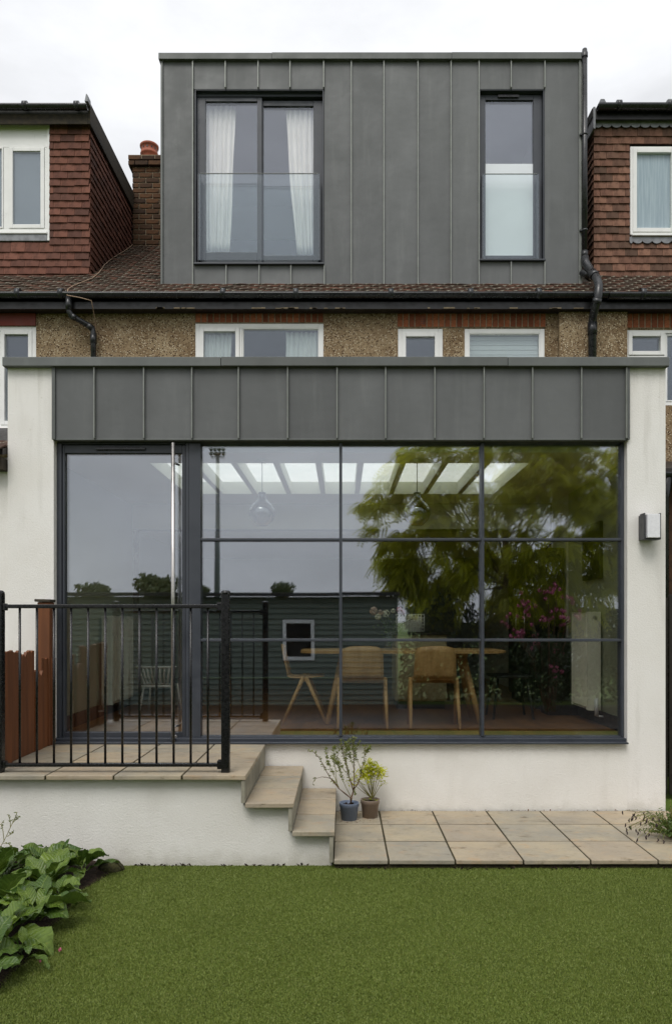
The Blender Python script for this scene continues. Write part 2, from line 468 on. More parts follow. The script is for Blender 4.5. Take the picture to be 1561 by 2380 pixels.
MAT = dict(
    render=m_render(), render_low=m_render_dirty(),
    zinc=m_zinc('zinc', lin(91, 93, 93), lin(99, 101, 101)),
    zinc_trim=m_zinc('zinc_trim', lin(90, 93, 91), lin(99, 102, 100)),
    pebble=m_pebble(), stone=m_stone(),
    stone_side=plain('sandstone_edge', lin(138, 134, 120), 0.7, 0.22, 9, 0.5, 40, 0.3, rnd=0.1),
    brick_red=m_brick('red_brick', lin(116, 66, 46), lin(160, 98, 66), lin(80, 50, 38)),
    brick_old=m_brick('sooty_brick', lin(96, 68, 46), lin(62, 48, 38), lin(42, 36, 32)),
    mortar=plain('mortar', lin(138, 124, 102), 0.95, 0.2, 20, 0.4),
    wall_tile_l=m_tile('clay_wall_tile', [lin(104, 68, 56), lin(118, 78, 64), lin(84, 58, 50), lin(126, 84, 70), lin(96, 62, 52)]),
    wall_tile_r=m_tile('brown_wall_tile', [lin(126, 90, 74), lin(90, 70, 58), lin(138, 102, 84), lin(110, 80, 66)]),
    roof_tile=m_tile('roof_tile', [lin(84, 58, 48), lin(62, 50, 42), lin(106, 70, 56), lin(58, 50, 44)], 0.9, 0.9),
    frame=plain('anthracite_frame', lin(58, 62, 69), 0.42, 0.06, 4, 0.05, 300),
    black=plain('black_steel', lin(17, 17, 18), 0.3, 0.1, 30),
    black_plastic=plain('black_plastic', lin(34, 35, 37), 0.3, 0.25, 9),
    upvc=plain('white_upvc', lin(232, 232, 230), 0.35, 0.03, 3),
    lead=plain('lead', lin(126, 128, 132), 0.55, 0.22, 12, 0.3, 40),
    steel=plain('brushed_steel', lin(206, 202, 198), 0.38, 0.03, 4, metal=1.0),
    glass=m_glass('double_glazing', 0.24, (0.96, 0.975, 0.95, 1), 0.02),
    glass_clear=m_glass('clear_glass', 0.05, (0.95, 0.975, 0.97, 1)),
    glass_roof=m_opal(),
    glass_dormer=m_glass('dormer_glazing', 0.135, (0.985, 0.985, 0.985, 1), 0.02),
    glass_house=m_glass('house_glazing', 0.10, (0.86, 0.9, 0.9, 1), 0.02),
    frosted=plain('frosted_glass', lin(226, 231, 236), 0.18, 0.03, 2, spec=0.6),
    frosted_grey=m_wood('frosted_grey_glass', lin(150, 165, 176), lin(172, 186, 194), (1, 1, 0.04), 60, 0.2),
    curtain=plain('white_curtain', lin(246, 245, 241), 0.9, 0.02, 5),
    plaster=plain('inside_plaster', lin(222, 224, 210), 0.85, 0.03, 2),
    wall_paint=plain('sage_wall_paint', lin(160, 164, 142), 0.85, 0.03, 2),
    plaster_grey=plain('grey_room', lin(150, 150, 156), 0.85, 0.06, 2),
    oak=m_wood('oak', lin(208, 170, 116), lin(184, 146, 94), (1, 1, 0.1), 18, 0.4),
    floor_wood=m_wood('floor_wood', lin(150, 104, 54), lin(118, 80, 40), (1, 0.1, 1), 9, 0.35),
    fence=m_wood('stained_fence', lin(126, 76, 42), lin(96, 56, 30), (1, 1, 0.07), 16, 0.65, 0.4),
    old_wood=m_wood('weathered_wood', lin(62, 54, 40), lin(38, 34, 28), (1, 0.1, 1), 14, 0.8),
    dark_wood=plain('dark_wood', lin(34, 28, 24), 0.5, 0.2, 8),
    black_paint=plain('black_paint', lin(22, 22, 22), 0.4, 0.15, 8),
    radiator=plain('radiator_enamel', lin(242, 240, 226), 0.3, 0.02, 3),
    cream=plain('cream_paint', lin(206, 196, 158), 0.5, 0.03, 3),
    amber=m_glass('smoked_glass', 0.2, (0.42, 0.34, 0.20, 1)),
    turf_base=m_turf_base(), turf=m_turf(),
    soil=plain('soil', lin(46, 36, 29), 0.95, 0.4, 40, 0.9, 60, 0.2, dist=0.02),
    moss=plain('joint_moss', lin(56, 52, 36), 0.95, 0.35, 30, 0.6, 90, 0.2),
    big_leaf=m_leaf('broad_leaf', lin(70, 97, 37), lin(114, 136, 50), 0.34, 0.25, lin(54, 80, 32), True),
    stem_leaf=m_leaf('slim_leaf', lin(126, 134, 60), lin(104, 118, 54), 0.5, 0.2),
    lime_leaf=m_leaf('lime_leaf', lin(206, 208, 48), lin(188, 196, 52), 0.5, 0.35, lin(156, 168, 48)),
    weed=m_leaf('weed_leaf', lin(70, 98, 44), lin(92, 116, 52), 0.45, 0.2),
    twig=plain('twig', lin(92, 66, 40), 0.8, 0.3, 40),
    green_twig=plain('green_twig', lin(122, 118, 58), 0.7, 0.25, 40),
    bark=plain('bark', lin(74, 64, 52), 0.9, 0.35, 12, 0.8, 25, 0.2, dist=0.03),
    tree_leaf=m_leaf('pinnate_leaf', lin(204, 200, 34), lin(176, 178, 32), 0.5, 0.6, lin(152, 160, 28)),
    far_leaf=m_leaf('far_leaf', lin(96, 106, 66), lin(116, 122, 78), 0.7, 0.2),
    hedge_leaf=m_leaf('hedge_leaf', lin(44, 62, 26), lin(60, 78, 34), 0.6, 0.2),
    pink=plain('pink_petal', lin(186, 92, 122), 0.6, 0.2, 20),
    pale_petal=plain('pale_petal', lin(232, 206, 190), 0.6, 0.1, 20),
    white_petal=plain('white_petal', lin(236, 236, 216), 0.6, 0.06, 20),
    shed=m_wood('green_grey_board', lin(108, 118, 106), lin(94, 104, 93), (0.06, 1, 1), 12, 0.6),
    felt=plain('roofing_felt', lin(52, 52, 50), 0.9, 0.2, 14, 0.4),
    blue_pot=plain('blue_plastic', lin(112, 126, 150), 0.42, 0.05, 6),
    brown_pot=plain('taupe_plastic', lin(138, 122, 110), 0.45, 0.05, 6),
    lamp_white=plain('opal_diffuser', lin(228, 228, 232), 0.35, 0.03, 40),
    lamp_dark=plain('dark_lamp_metal', lin(62, 62, 64), 0.45, 0.06, 6),
    grass=plain('garden_grass', lin(80, 98, 40), 0.9, 0.3, 3, 0.5, 40, 0.2),
    asphalt_roof=plain('flat_roof', lin(100, 100, 98), 0.85, 0.15, 5),
    terracotta=plain('terracotta', lin(152, 84, 62), 0.7, 0.14, 9),
    mast=plain('galvanised_mast', lin(120, 124, 128), 0.5, 0.1, 3),
    cable=plain('cable', lin(150, 126, 104), 0.7, 0.1, 9),
    seed=plain('seed_head', lin(52, 38, 40), 0.8, 0.2, 30),
    debris=plain('dead_leaf', lin(96, 60, 38), 0.9, 0.4, 60),
    alu=plain('seam_edge', lin(128, 131, 126), 0.45, 0.08, 9, metal=0.3),  # paler than the zinc: the seam highlight is put into the colour
    far_wall=plain('far_white_wall', lin(206, 208, 208), 0.8, 0.05, 2),
)

# ================================================================== GROUND
YF, YW, ZP, ZT, ZFL = 4.95, 6.27, 0.06, 0.62, 0.62     # paving front, extension face, patio and terrace levels

g = MB(); g.add([(-900, -900, -0.03), (900, -900, -0.03), (900, 900, -0.03), (-900, 900, -0.03)], [(0, 1, 2, 3)])
tag(g.obj('ground', MAT['grass']), kind='structure')

lw = MB(); lw.add([(-3.3, -8.5, 0.0), (5.5, -8.5, 0.0), (5.5, 5.06, 0.0), (-3.3, 5.06, 0.0)], [(0, 1, 2, 3)])
tag(lw.obj('lawn', MAT['turf_base']), kind='structure')

# planting bed: soil mound along the left of the lawn
bed_edge = [(-1.48, 5.02), (-1.53, 4.75), (-1.60, 4.5), (-1.54, 4.2), (-1.56, 3.95), (-1.50, 3.75), (-1.53, 3.5), (-1.52, 3.25), (-1.5, 2.9)]
bv, bf = [], []
for i, (ex, ey) in enumerate(bed_edge):
    for j in range(9):
        t = j / 8
        x = ex + (-3.2 - ex) * t
        z = 0.006 + 0.07 * math.sin(min(1, t * 2.2) * math.pi / 2) + random.uniform(-0.01, 0.012) * (t > 0)
        bv.append((x, ey + random.uniform(-.02, .02), z if j else 0.002))
for i in range(len(bed_edge) - 1):
    for j in range(8):
        a = i * 9 + j
        bf.append([a, a + 1, a + 10, a + 9])
mb = MB(); mb.add(bv, bf, True)
tag(mb.obj('planting_bed', MAT['soil']), kind='structure')

def bed_x(y):
    for (x0, y0), (x1, y1) in zip(bed_edge, bed_edge[1:]):
        if y1 <= y <= y0: return x0 + (x1 - x0) * (y0 - y) / (y0 - y1)
    return -1.36 if y < 2.9 else -1.34

# turf pile
N = 480000
ty = 2.75 + (5.03 - 2.75) * rng.random(N) ** 1.0
tx = (rng.random(N) * 2 - 1) * (ty * 0.47 + 0.12)
bx = np.interp(ty, [e[1] for e in bed_edge][::-1], [e[0] for e in bed_edge][::-1])
keep = tx > bx - 0.05
tx, ty = tx[keep], ty[keep]; n = len(tx)
ang = rng.random(n) * 2 * np.pi
hh = 0.004 + 0.006 * rng.random(n)
lean = 0.006 * (rng.random((n, 2)) - 0.5) * 2
wd = 0.0012 + 0.0014 * rng.random(n)
V = np.zeros((n, 3, 3))
V[:, 0, 0] = tx - np.cos(ang) * wd; V[:, 0, 1] = ty - np.sin(ang) * wd; V[:, 0, 2] = 0.0005
V[:, 1, 0] = tx + np.cos(ang) * wd; V[:, 1, 1] = ty + np.sin(ang) * wd; V[:, 1, 2] = 0.0005
V[:, 2, 0] = tx + lean[:, 0]; V[:, 2, 1] = ty + lean[:, 1]; V[:, 2, 2] = hh
def fast_tris(name, V, mat, k=3):
    n = len(V)
    me = bpy.data.meshes.new(name)
    me.vertices.add(n * k); me.vertices.foreach_set('co', V.reshape(-1).astype(np.float32))
    me.loops.add(n * k); me.loops.foreach_set('vertex_index', np.arange(n * k, dtype=np.int32))
    me.polygons.add(n)
    me.polygons.foreach_set('loop_start', np.arange(0, n * k, k, dtype=np.int32))
    me.materials.append(mat); me.update(calc_edges=True)
    return me
turf = bpy.data.objects.new('turf_grass', fast_tris('turf_grass', V, MAT['turf']))
COL.objects.link(turf)
tag(turf, 'short dense green artificial turf covering the lawn', 'grass', kind='stuff')

# ================================================================== PATIO, TERRACE, STEPS
def slab(parent, x0, x1, y0, y1, ztop, th=0.028, gap=0.006, name='paving_slab', b=0.005):
    gy = gap + 0.003 if gap > 0.004 else gap
    m = MB()
    m.cbox(x0 + gap, x1 - gap, y0 + gy, y1 - gy, ztop - th, ztop, b, 2, 0.0012)
    return m.obj(name, MAT['stone'], parent)

patio = thing('patio', 'beige sandstone patio paving below the big window', 'patio', (0.9, 5.6, 0.0), kind='structure')
xs = [-0.04] + [X_(px, YF) for px in (903, 1058.5, 1217, 1374, 1531.5, 1690, 1848)]
ys = [YF, 5.395, 5.845, YW]
for i in range(len(xs) - 1):
    for j in range(3):
        x0 = xs[i] if i else -0.06
        y1 = ys[j + 1] if j < 2 else YW + 0.0
        slab(patio, x0, xs[i + 1], ys[j], y1 - (0.008 if j == 2 else 0), ZP)
m = MB(); m.box(-0.05, 3.9, YF + 0.03, YW - 0.002, -0.02, ZP - 0.005)
m.obj('joint_bed', MAT['moss'], patio)

terrace = thing('raised_terrace', 'raised sandstone terrace on a white rendered wall outside the glass door', 'terrace', (-1.9, 5.6, 0.0))
XT = -0.632
m = MB(); m.box(-3.6, XT - 0.03, 5.03, YW - 0.004, -0.02, ZT - 0.03)
m.obj('wall', MAT['render_low'], terrace)
xt = [X_(px, YF) for px in (-214.5, -55.5, 103.5, 262.5, 421.5)] + [XT]
yt = [YF, 5.44, 5.85, YW - 0.006]
for i in range(5):
    for j in range(3):
        slab(terrace, xt[i], xt[i + 1], yt[j], yt[j + 1], ZT, 0.03)
m = MB(); m.box(-3.5, XT - 0.012, YF + 0.02, YW - 0.008, ZT - 0.027, ZT - 0.005)
m.obj('joint_bed', MAT['moss'], terrace)
# brown weathered strip of mortar under the threshold
m = MB(); m.cbox(-2.4, XT - 0.06, 6.225, 6.262, ZT, ZT + 0.012, 0.004)
m.obj('mortar_fillet', MAT['brick_red'], terrace)

steps = thing('garden_steps', 'three sandstone steps going down from the terrace to the patio', 'steps', (-0.3, 5.6, 0.0))
Z1, Z2 = 0.436, 0.248
m = MB()
m.prism([(XT - 0.03, -0.02), (XT - 0.03, Z1 - 0.03), (-0.345, Z1 - 0.03), (-0.345, Z2 - 0.03), (-0.07, Z2 - 0.03), (-0.07, -0.02)], 'y', 5.03, YW - 0.004)
m.obj('wall', MAT['render_low'], steps)
ystep = [YF, 5.42, 5.86, YW - 0.006]
for k, (x0, x1, z) in enumerate([(XT - 0.0155, -0.318, Z1), (-0.3355, -0.046, Z2)]):
    for j in range(3):
        slab(steps, x0, x1, ystep[j], ystep[j + 1], z, 0.03, 0.0045)
for x0, x1, z in ((XT + 0.012, -0.33, Z1), (-0.306, -0.058, Z2)):
    m = MB(); m.box(x0, x1, YF + .02, YW - .01, z - .026, z - .005); m.obj('joint_bed', MAT['moss'], steps)
yr = [YF + 0.012, 5.4, 5.82, YW - 0.008]
for x, zt, zb in [(XT - 0.012, ZT - 0.03, Z1), (-0.332, Z1 - 0.03, Z2), (-0.06, Z2 - 0.03, ZP - 0.02)]:
    for j in range(3):
        m = MB(); m.cbox(x - 0.026, x + 0.0, yr[j] + 0.003, yr[j + 1] - 0.003, zb, zt, 0.004, 2, 0.0008)
        m.obj('riser', MAT['stone_side'], steps)

# ================================================================== EXTENSION
XL, XR = -2.797, 2.703
OX0, OX1, OZ0, OZ1 = -2.412, 2.383, 0.632, 3.163
ext = thing('rear_extension', 'white rendered rear extension with zinc fascia and large grid window', 'house extension', (0, 6.3, 0.0))
ZC = 3.1           # ceiling
m = MB()
m.box(XL, OX0, YW, 6.46, -0.05, 3.78)
m.obj('wall', MAT['render'], ext)
m = MB()
m.box(OX1, XR, YW, 6.46, -0.05, 3.78)
m.obj('wall', MAT['render'], ext)
m = MB()
m.box(OX0, OX1, YW, 6.46, -0.05, OZ0 - 0.012)
m.obj('wall', MAT['render_low'], ext)
m = MB(); m.box(OX0, OX1, YW + 0.03, 6.46, OZ1 + 0.02, 3.78)
m.obj('wall', MAT['asphalt_roof'], ext)
# side walls, inner linings, roof with the rooflight opening
m = MB(); m.box(XL, -2.62, 6.46, 9.34, -0.05, 3.78); m.obj('wall', MAT['render'], ext)
m = MB(); m.box(2.60, XR, 6.46, 9.34, -0.05, 3.78); m.obj('wall', MAT['render'], ext)
RX0, RX1, RY0, RY1, RZ = -1.77, 1.72, 6.9, 8.56, 3.24
m = MB()
for b in [(-2.62, 2.60, 6.461, RY0), (-2.62, 2.60, RY1, 9.28), (-2.62, RX0, RY0, RY1), (RX1, 2.60, RY0, RY1)]:
    m.box(b[0], b[1], b[2], b[3], ZC, RZ)
m.obj('ceiling', MAT['plaster'], ext)
m = MB()
for b in [(-2.62, 2.60, 6.462, RY0 - .1), (-2.62, 2.60, RY1 + .1, 9.28), (-2.62, RX0 - .1, RY0 - .1, RY1 + .1), (RX1 + .1, 2.60, RY0 - .1, RY1 + .1)]:
    m.box(b[0], b[1], b[2], b[3], RZ + 0.003, RZ + 0.06)
m.obj('roof', MAT['asphalt_roof'], ext)
rl = MB()
k = 0
x = -1.39
while x < RX1 - 0.1:
    r_ = MB(); r_.box(x - 0.028, x + 0.028, RY0 + 0.001, RY1 - 0.001, ZC + 0.004, RZ - 0.004)
    r_.obj('rafter', MAT['plaster'], ext)
    x += 0.39
m = MB(); m.add([(RX0 + .001, RY0 + .001, RZ - .001), (RX1 - .001, RY0 + .001, RZ - .001), (RX1 - .001, RY1 - .001, RZ - .001), (RX0 + .001, RY1 - .001, RZ - .001)], [(0, 1, 2, 3)])
m.obj('rooflight', MAT['glass_roof'], ext)
# inside: floor, walls, downstand, deeper room
m = MB(); m.box(-2.62, 2.60, 6.461, 13.6, ZFL - 0.06, ZFL - 0.003); m.obj('floor', MAT['floor_wood'], ext)
for x0, x1 in ((-2.615, -2.6), (2.58, 2.595)):
    y1 = 13.6 if x0 < 0 else 8.56
    m = MB(); m.box(x0, x1, 6.47, y1, ZFL, ZC - 0.001); m.obj('inner_wall', MAT['wall_paint'], ext)
    s = 1 if x0 < 0 else -1
    xx = x1 if s > 0 else x0
    m = MB(); m.box(xx, xx + s * 0.018, 6.5, y1 - 0.02, ZFL, ZFL + 0.13); m.obj('skirting', MAT['dark_wood'], ext)
m = MB(); m.box(2.58, 2.595, 10.1, 13.6, ZFL, 2.8); m.obj('inner_wall', MAT['plaster'], ext)
m = MB(); m.box(2.598, 2.70, 9.341, 10.099, ZFL, 2.9); m.obj('inner_wall', MAT['plaster_grey'], ext)
m = MB(); m.box(-2.6, 2.58, 9.3, 9.6, 2.79, ZC - 0.002); m.obj('downstand_beam', MAT['plaster'], ext)
m = MB(); m.box(-2.7, 3.1, 9.602, 13.7, 2.79, 2.9); m.obj('ceiling', MAT['plaster'], ext)
m = MB(); m.box(-2.7, 3.1, 13.6, 13.7, ZFL, 2.79); m.obj('inner_wall', MAT['plaster_grey'], ext)
m = MB(); m.box(-2.75, -2.62, 9.3, 13.7, ZFL, 2.9); m.box(2.596, 2.7, 10.1, 13.7, ZFL, 2.9); m.obj('inner_wall', MAT['plaster_grey'], ext)

# zinc fascia: one tray per bay with a standing seam between
def zinc_bays(parent, seams, Y, z0, z1, mat='zinc', sw=0.0055):
    for a, b in zip(seams, seams[1:]):
        p = MB()
        n = 4
        # slightly dished tray
        vs, fs = [], []
        for i in range(n + 1):
            for j in range(n + 1):
                u, w = i / n, j / n
                dish = 0.004 * math.sin(math.pi * u) * math.sin(math.pi * w) * random.uniform(0.4, 1.4)
                vs.append((a + 0.004 + (b - a - 0.008) * u, Y + dish, z0 + (z1 - z0) * w))
        for i in range(n):
            for j in range(n):
                q = i * (n + 1) + j
                fs.append([q, q + n + 1, q + n + 2, q + 1])
        p.add(vs, fs, True)
        p.add([(a + .004, Y, z0), (b - .004, Y, z0), (b - .004, Y + .05, z0), (a + .004, Y + .05, z0)], [(0, 3, 2, 1)])
        po = p.obj('zinc_panel', MAT[mat], parent)
        s_ = MB(); s_.cbox(b - sw, b + sw, Y - 0.03, Y + 0.012, z0 + 0.004, z1, 0.002, 1)
        s_.obj('standing_seam', MAT['alu'], po)

fs_px = [123.5, 220, 335, 446.5, 554.5, 668.5, 783, 895.5, 1009.5, 1123.5, 1236, 1349.5, 1454]
seams = [X_(p, YW - 0.02) for p in fs_px]
seams[0] = OX0 - 0.002
zinc_bays(ext, seams, YW - 0.012, Z_(1022, YW), Z_(848, YW))
m = MB(); m.cbox(OX0 - 0.006, OX0 + 0.022, YW - 0.03, YW + 0.02, Z_(1023, YW), Z_(848, YW), 0.003); m.obj('corner_trim', MAT['zinc_trim'], ext)
m = MB(); m.cbox(OX1 - 0.006, OX1 + 0.012, YW - 0.03, YW + 0.02, Z_(1023, YW), Z_(848, YW), 0.003); m.obj('corner_trim', MAT['zinc_trim'], ext)
m = MB(); m.cbox(OX0 + .02, OX1 - .004, YW - 0.016, YW + 0.06, OZ1 - 0.008, OZ1 + 0.006, 0.003); m.obj('drip_trim', MAT['zinc_trim'], ext)
m = MB(); m.box(OX0 + .002, OX1 - .002, YW + 0.05, YW + 0.2, OZ1 + 0.007, OZ1 + 0.019); m.obj('soffit', MAT['black_paint'], ext)
# coping in four lengths
cp = [X_(5, YW - .06), X_(513, YW - .06), X_(1180, YW - .06), X_(1556, YW - .06)]
zc0, zc1 = Z_(850, YW - .06), Z_(829, YW - .06)
for i, (a, b) in enumerate(zip(cp, cp[1:])):
    m = MB(); m.cbox(a + (0.0015 if i else 0), b - 0.0015, YW - 0.06 - 0.001 * (i % 2), 6.66, zc0 + 0.001 * (i % 2), zc1 + .0015 * (i % 2), 0.003, 1)
    m.obj('coping', MAT['zinc_trim'], ext)
for x0, x1 in ((cp[0], -2.62 + .06), (2.6 - .06, cp[-1])):
    m = MB(); m.box(x0, x1, 6.663, 9.27, zc0, zc1); m.obj('coping', MAT['zinc_trim'], ext)

# ---- glazing
YG = 6.36
def gx(px): return X_(px, YG)
def gz(py): return Z_(py, YG)
DGl = 0.024

def dbl_pane(name, parent, x0, x1, z0, z1, y, mat, skew=0.0012):
    """sealed double unit: the inner sheet never lies quite parallel to the outer one"""
    th = DGl
    s1, s2 = random.uniform(-skew, skew), random.uniform(-skew, skew)
    y2 = [y + th, y + th + s1, y + th + s1 + s2, y + th + s2]
    m = MB()
    m.add([(x0, y, z0), (x1, y, z0), (x1, y, z1), (x0, y, z1)], [(0, 1, 2, 3)])
    m.add([(x0, y2[0], z0), (x1, y2[1], z0), (x1, y2[2], z1), (x0, y2[3], z1)], [(0, 1, 2, 3)])
    return m.obj(name, mat, parent)

win = MB()
yb0, yb1 = 6.335, 6.43
win.cbox(gx(440) + 0.001, gx(467.5), yb0 - 0.005, yb1, OZ0 + .03, OZ1 - .012, 0.003)        # post beside the door
win.cbox(gx(1441), OX1 - 0.002, yb0, yb1, OZ0 + .03, OZ1 - .012, 0.003)
win.cbox(gx(467.5) + .001, gx(1441) - .001, yb0, yb1, gz(1031), OZ1 - .012, 0.003)
win.cbox(gx(467.5) + .001, gx(1441) - .001, yb0, yb1, OZ0 + .03, gz(1711), 0.003)
window = win.obj('window', MAT['frame'], ext)
vx = [467.5, 791.5, 1119.5, 1441]
hz = [1031, 1254.5, 1488, 1711]
for px in vx[1:3]:
    m = MB(); m.cbox(gx(px) - 0.0125, gx(px) + 0.0125, yb0 - 0.012, yb1 - .01, gz(1711) + .001, gz(1031) - .001, 0.003); m.obj('mullion', MAT['frame'], window)
for py in hz[1:3]:
    for a, b in zip(vx, vx[1:]):
        m = MB(); m.cbox(gx(a) + (0.0135 if a != vx[0] else .001), gx(b) - (0.0135 if b != vx[-1] else .001), yb0 - 0.004, yb1 - .012, gz(py) - 0.011, gz(py) + 0.011, 0.003)
        m.obj('transom', MAT['frame'], window)
for a, b in zip(vx, vx[1:]):
    for c_, d_ in zip(hz, hz[1:]):
        dbl_pane('pane', window, gx(a) + 0.002, gx(b) - 0.002, gz(d_) + 0.002, gz(c_) - 0.002, YG + 0.012, MAT['glass'])
m = MB(); m.cbox(gx(128), X_(1460, YW - .05), YW - 0.055, YG + .02, OZ0 - 0.010, OZ0 + 0.004, 0.003)
m.cbox(OX0 + 0.004, OX1 - 0.003, YW + 0.01, yb1, OZ0 + 0.005, OZ0 + 0.029, 0.003)
m.obj('sill', MAT['frame'], window)

door = MB()
door.cbox(OX0 + 0.003, gx(146), yb0 - 0.004, yb1, OZ0 + .03, OZ1 - .012, 0.003)
door.cbox(gx(433), gx(440), yb0 - 0.004, yb1, OZ0 + .03, OZ1 - .012, 0.003)
door.cbox(gx(146) + .001, gx(433) - .001, yb0 - 0.004, yb1, gz(1034), OZ1 - .012, 0.003)
door_o = door.obj('door', MAT['frame'], ext)
yd = yb0 + 0.008
m = MB()
m.cbox(gx(147), gx(152), yd, yd + .06, gz(1722), gz(1035.5), 0.003)
m.cbox(gx(424), gx(432), yd, yd + .06, gz(1722), gz(1035.5), 0.003)
m.cbox(gx(152) + .001, gx(424) - .001, yd, yd + .06, gz(1054), gz(1035.5), 0.003)
m.cbox(gx(152) + .001, gx(424) - .001, yd, yd + .06, gz(1722), gz(1702), 0.003)
m.obj('leaf_frame', MAT['frame'], door_o)
dbl_pane('pane', door_o, gx(152) + 0.002, gx(424) - .002, gz(1702) + .002, gz(1054) - .002, YG + .015, MAT['glass'], 0.002)
m = MB(); m.cbox(gx(225), gx(340), yd - 0.02, yd - .001, gz(1047.5), gz(1041), 0.004); m.obj('trickle_vent', MAT['black_plastic'], door_o)
xh = X_(402, 6.25)
m = MB(); m.tube([(xh, 6.25, Z_(1724, 6.25)), (xh, 6.25, Z_(1029.5, 6.25))], 0.0155, 16)
for py in (1075, 1690):
    m.tube([(xh, 6.25, Z_(py, 6.25)), (xh + 0.03, yd + 0.002, Z_(py, 6.25))], 0.009, 8)
m.obj('pull_handle', MAT['steel'], door_o)
m = MB(); m.tube([(gx(410), yd - .03, gz(1712)), (gx(410), yd + .003, gz(1712))], 0.014, 12); m.obj('lock', MAT['steel'], door_o)

# ================================================================== WINDOWS of the houses
def upvc(parent, x0, x1, z0, z1, Y, lights, name='window', mat='upvc', glass='glass_house', fw=0.055, sash=0.05, depth=0.07, room=True, room_mat='plaster_grey', rd=1.4):
    """lights: list of (x0,x1,z0,z1,opening) clear areas between frame bars"""
    m = MB()
    m.cbox(x0, x0 + fw, Y, Y + depth, z0, z1, 0.004)
    m.cbox(x1 - fw, x1, Y, Y + depth, z0, z1, 0.004)
    m.cbox(x0 + fw + .001, x1 - fw - .001, Y, Y + depth, z1 - fw, z1, 0.004)
    m.cbox(x0 + fw + .001, x1 - fw - .001, Y, Y + depth, z0, z0 + fw, 0.004)
    w = m.obj(name, MAT[mat], parent)
    prev = None
    for (a, b, c_, d_, op) in lights:
        if prev is not None and a > prev:
            m = MB(); m.cbox(prev + .001, a - .001, Y + .002, Y + depth - .002, z0 + fw + .001, z1 - fw - .001, 0.004); m.obj('mullion', MAT[mat], w)
        prev = b
        s = sash if op else 0.018
        yo = Y - 0.012 if op else Y + 0.006
        f = MB()
        f.cbox(a + .002, a + s, yo, Y + depth - .004, c_ + .002, d_ - .002, 0.005)
        f.cbox(b - s, b - .002, yo, Y + depth - .004, c_ + .002, d_ - .002, 0.005)
        f.cbox(a + s + .001, b - s - .001, yo, Y + depth - .004, d_ - s, d_ - .002, 0.005)
        f.cbox(a + s + .001, b - s - .001, yo, Y + depth - .004, c_ + .002, c_ + s, 0.005)
        f.obj('frame', MAT[mat], w)
        dbl_pane('pane', w, a + s + .001, b - s - .001, c_ + s + .001, d_ - s - .001, Y + 0.022, MAT[glass])
    if room:
        q = 0.02
        r_ = MB()
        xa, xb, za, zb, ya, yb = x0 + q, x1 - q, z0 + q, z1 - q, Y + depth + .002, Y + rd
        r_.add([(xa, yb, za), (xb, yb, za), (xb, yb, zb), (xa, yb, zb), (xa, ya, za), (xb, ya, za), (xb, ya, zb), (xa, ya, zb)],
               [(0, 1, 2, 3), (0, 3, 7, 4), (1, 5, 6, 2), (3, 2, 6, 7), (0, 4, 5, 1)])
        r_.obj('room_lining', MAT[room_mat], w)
    return w

def wall_cells(x0, x1, z0, z1, Y, th, holes):
    xs = sorted(set([x0, x1] + [h for q in holes for h in q[:2] if x0 < h < x1]))
    zs = sorted(set([z0, z1] + [h for q in holes for h in q[2:4] if z0 < h < z1]))
    m = MB()
    for a, b in zip(xs, xs[1:]):
        run = None
        for c_, d_ in zip(zs, zs[1:]):
            cx_, cz_ = (a + b) / 2, (c_ + d_) / 2
            if any(q[0] < cx_ < q[1] and q[2] < cz_ < q[3] for q in holes):
                continue
            m.box(a, b, Y, Y + th, c_, d_)
    return m

def curtain(name, label, x0, x1, xb0, xb1, z0, z1, Y, folds=7, group=None, n=60):
    """hanging cloth: gathered at the head, top edge x0..x1, hem xb0..xb1"""
    vs, fs = [], []
    rows = 14
    ph = random.uniform(0, 6)
    for r_ in range(rows + 1):
        t = r_ / rows
        a, b = x0 + (xb0 - x0) * t ** 1.3, x1 + (xb1 - x1) * t ** 1.3
        for i in range(n + 1):
            u = i / n
            amp = 0.016 + 0.022 * t
            w = math.sin(u * folds * 2 * math.pi + ph + 0.5 * math.sin(t * 3)) + 0.4 * math.sin(u * folds * 4.3 * math.pi + 1.7 * t + ph)
            vs.append((a + (b - a) * u + 0.006 * math.sin(9 * t + u * 20), Y + amp * w, z1 + (z0 - z1) * t))
    for r_ in range(rows):
        for i in range(n):
            q = r_ * (n + 1) + i
            fs.append([q, q + 1, q + n + 2, q + n + 1])
    m = MB(); m.add(vs, fs, True)
    o = m.obj(name, MAT['curtain'])
    sm = o.modifiers.new('thick', 'SOLIDIFY'); sm.thickness = 0.003
    return tag(o, label, 'curtain', group)

# ================================================================== ROOF GEOMETRY
YE, ZE, SL = 9.12, 5.62, 0.70      # eaves edge and slope
def roof_z(y): return ZE + SL * (y - YE)
YH = 9.30                          # old rear wall
ZSOF = 5.47

_t = []
for v in range(4):
    m = MB()
    w2, L, th = 0.0805, 0.135, 0.012
    bend = random.uniform(0.001, 0.004)
    pts = []
    for (x, z, y) in [(-w2, 0, 0), (0, 0, -bend), (w2, 0, 0), (w2, -L, 0), (0, -L, -bend), (-w2, -L, 0)]:
        pts.append((x + random.uniform(-.001, .001), y, z + random.uniform(-.0015, .0015)))
    vs = pts + [(x, y + th, z) for x, y, z in pts]
    m.add(vs, [(0, 1, 4, 5), (1, 2, 3, 4), (6, 11, 10, 7), (7, 10, 9, 8), (5, 4, 10, 11), (4, 3, 9, 10), (0, 6, 7, 1), (1, 7, 8, 2), (0, 5, 11, 6), (2, 8, 9, 3)])
    _t.append(m)
def tile_meshes(mat):
    out = []
    for i, m in enumerate(_t):
        me = bpy.data.meshes.new('tile')
        me.from_pydata(m.v, [], m.f); me.materials.append(mat); me.update()
        out.append(me)
    return out
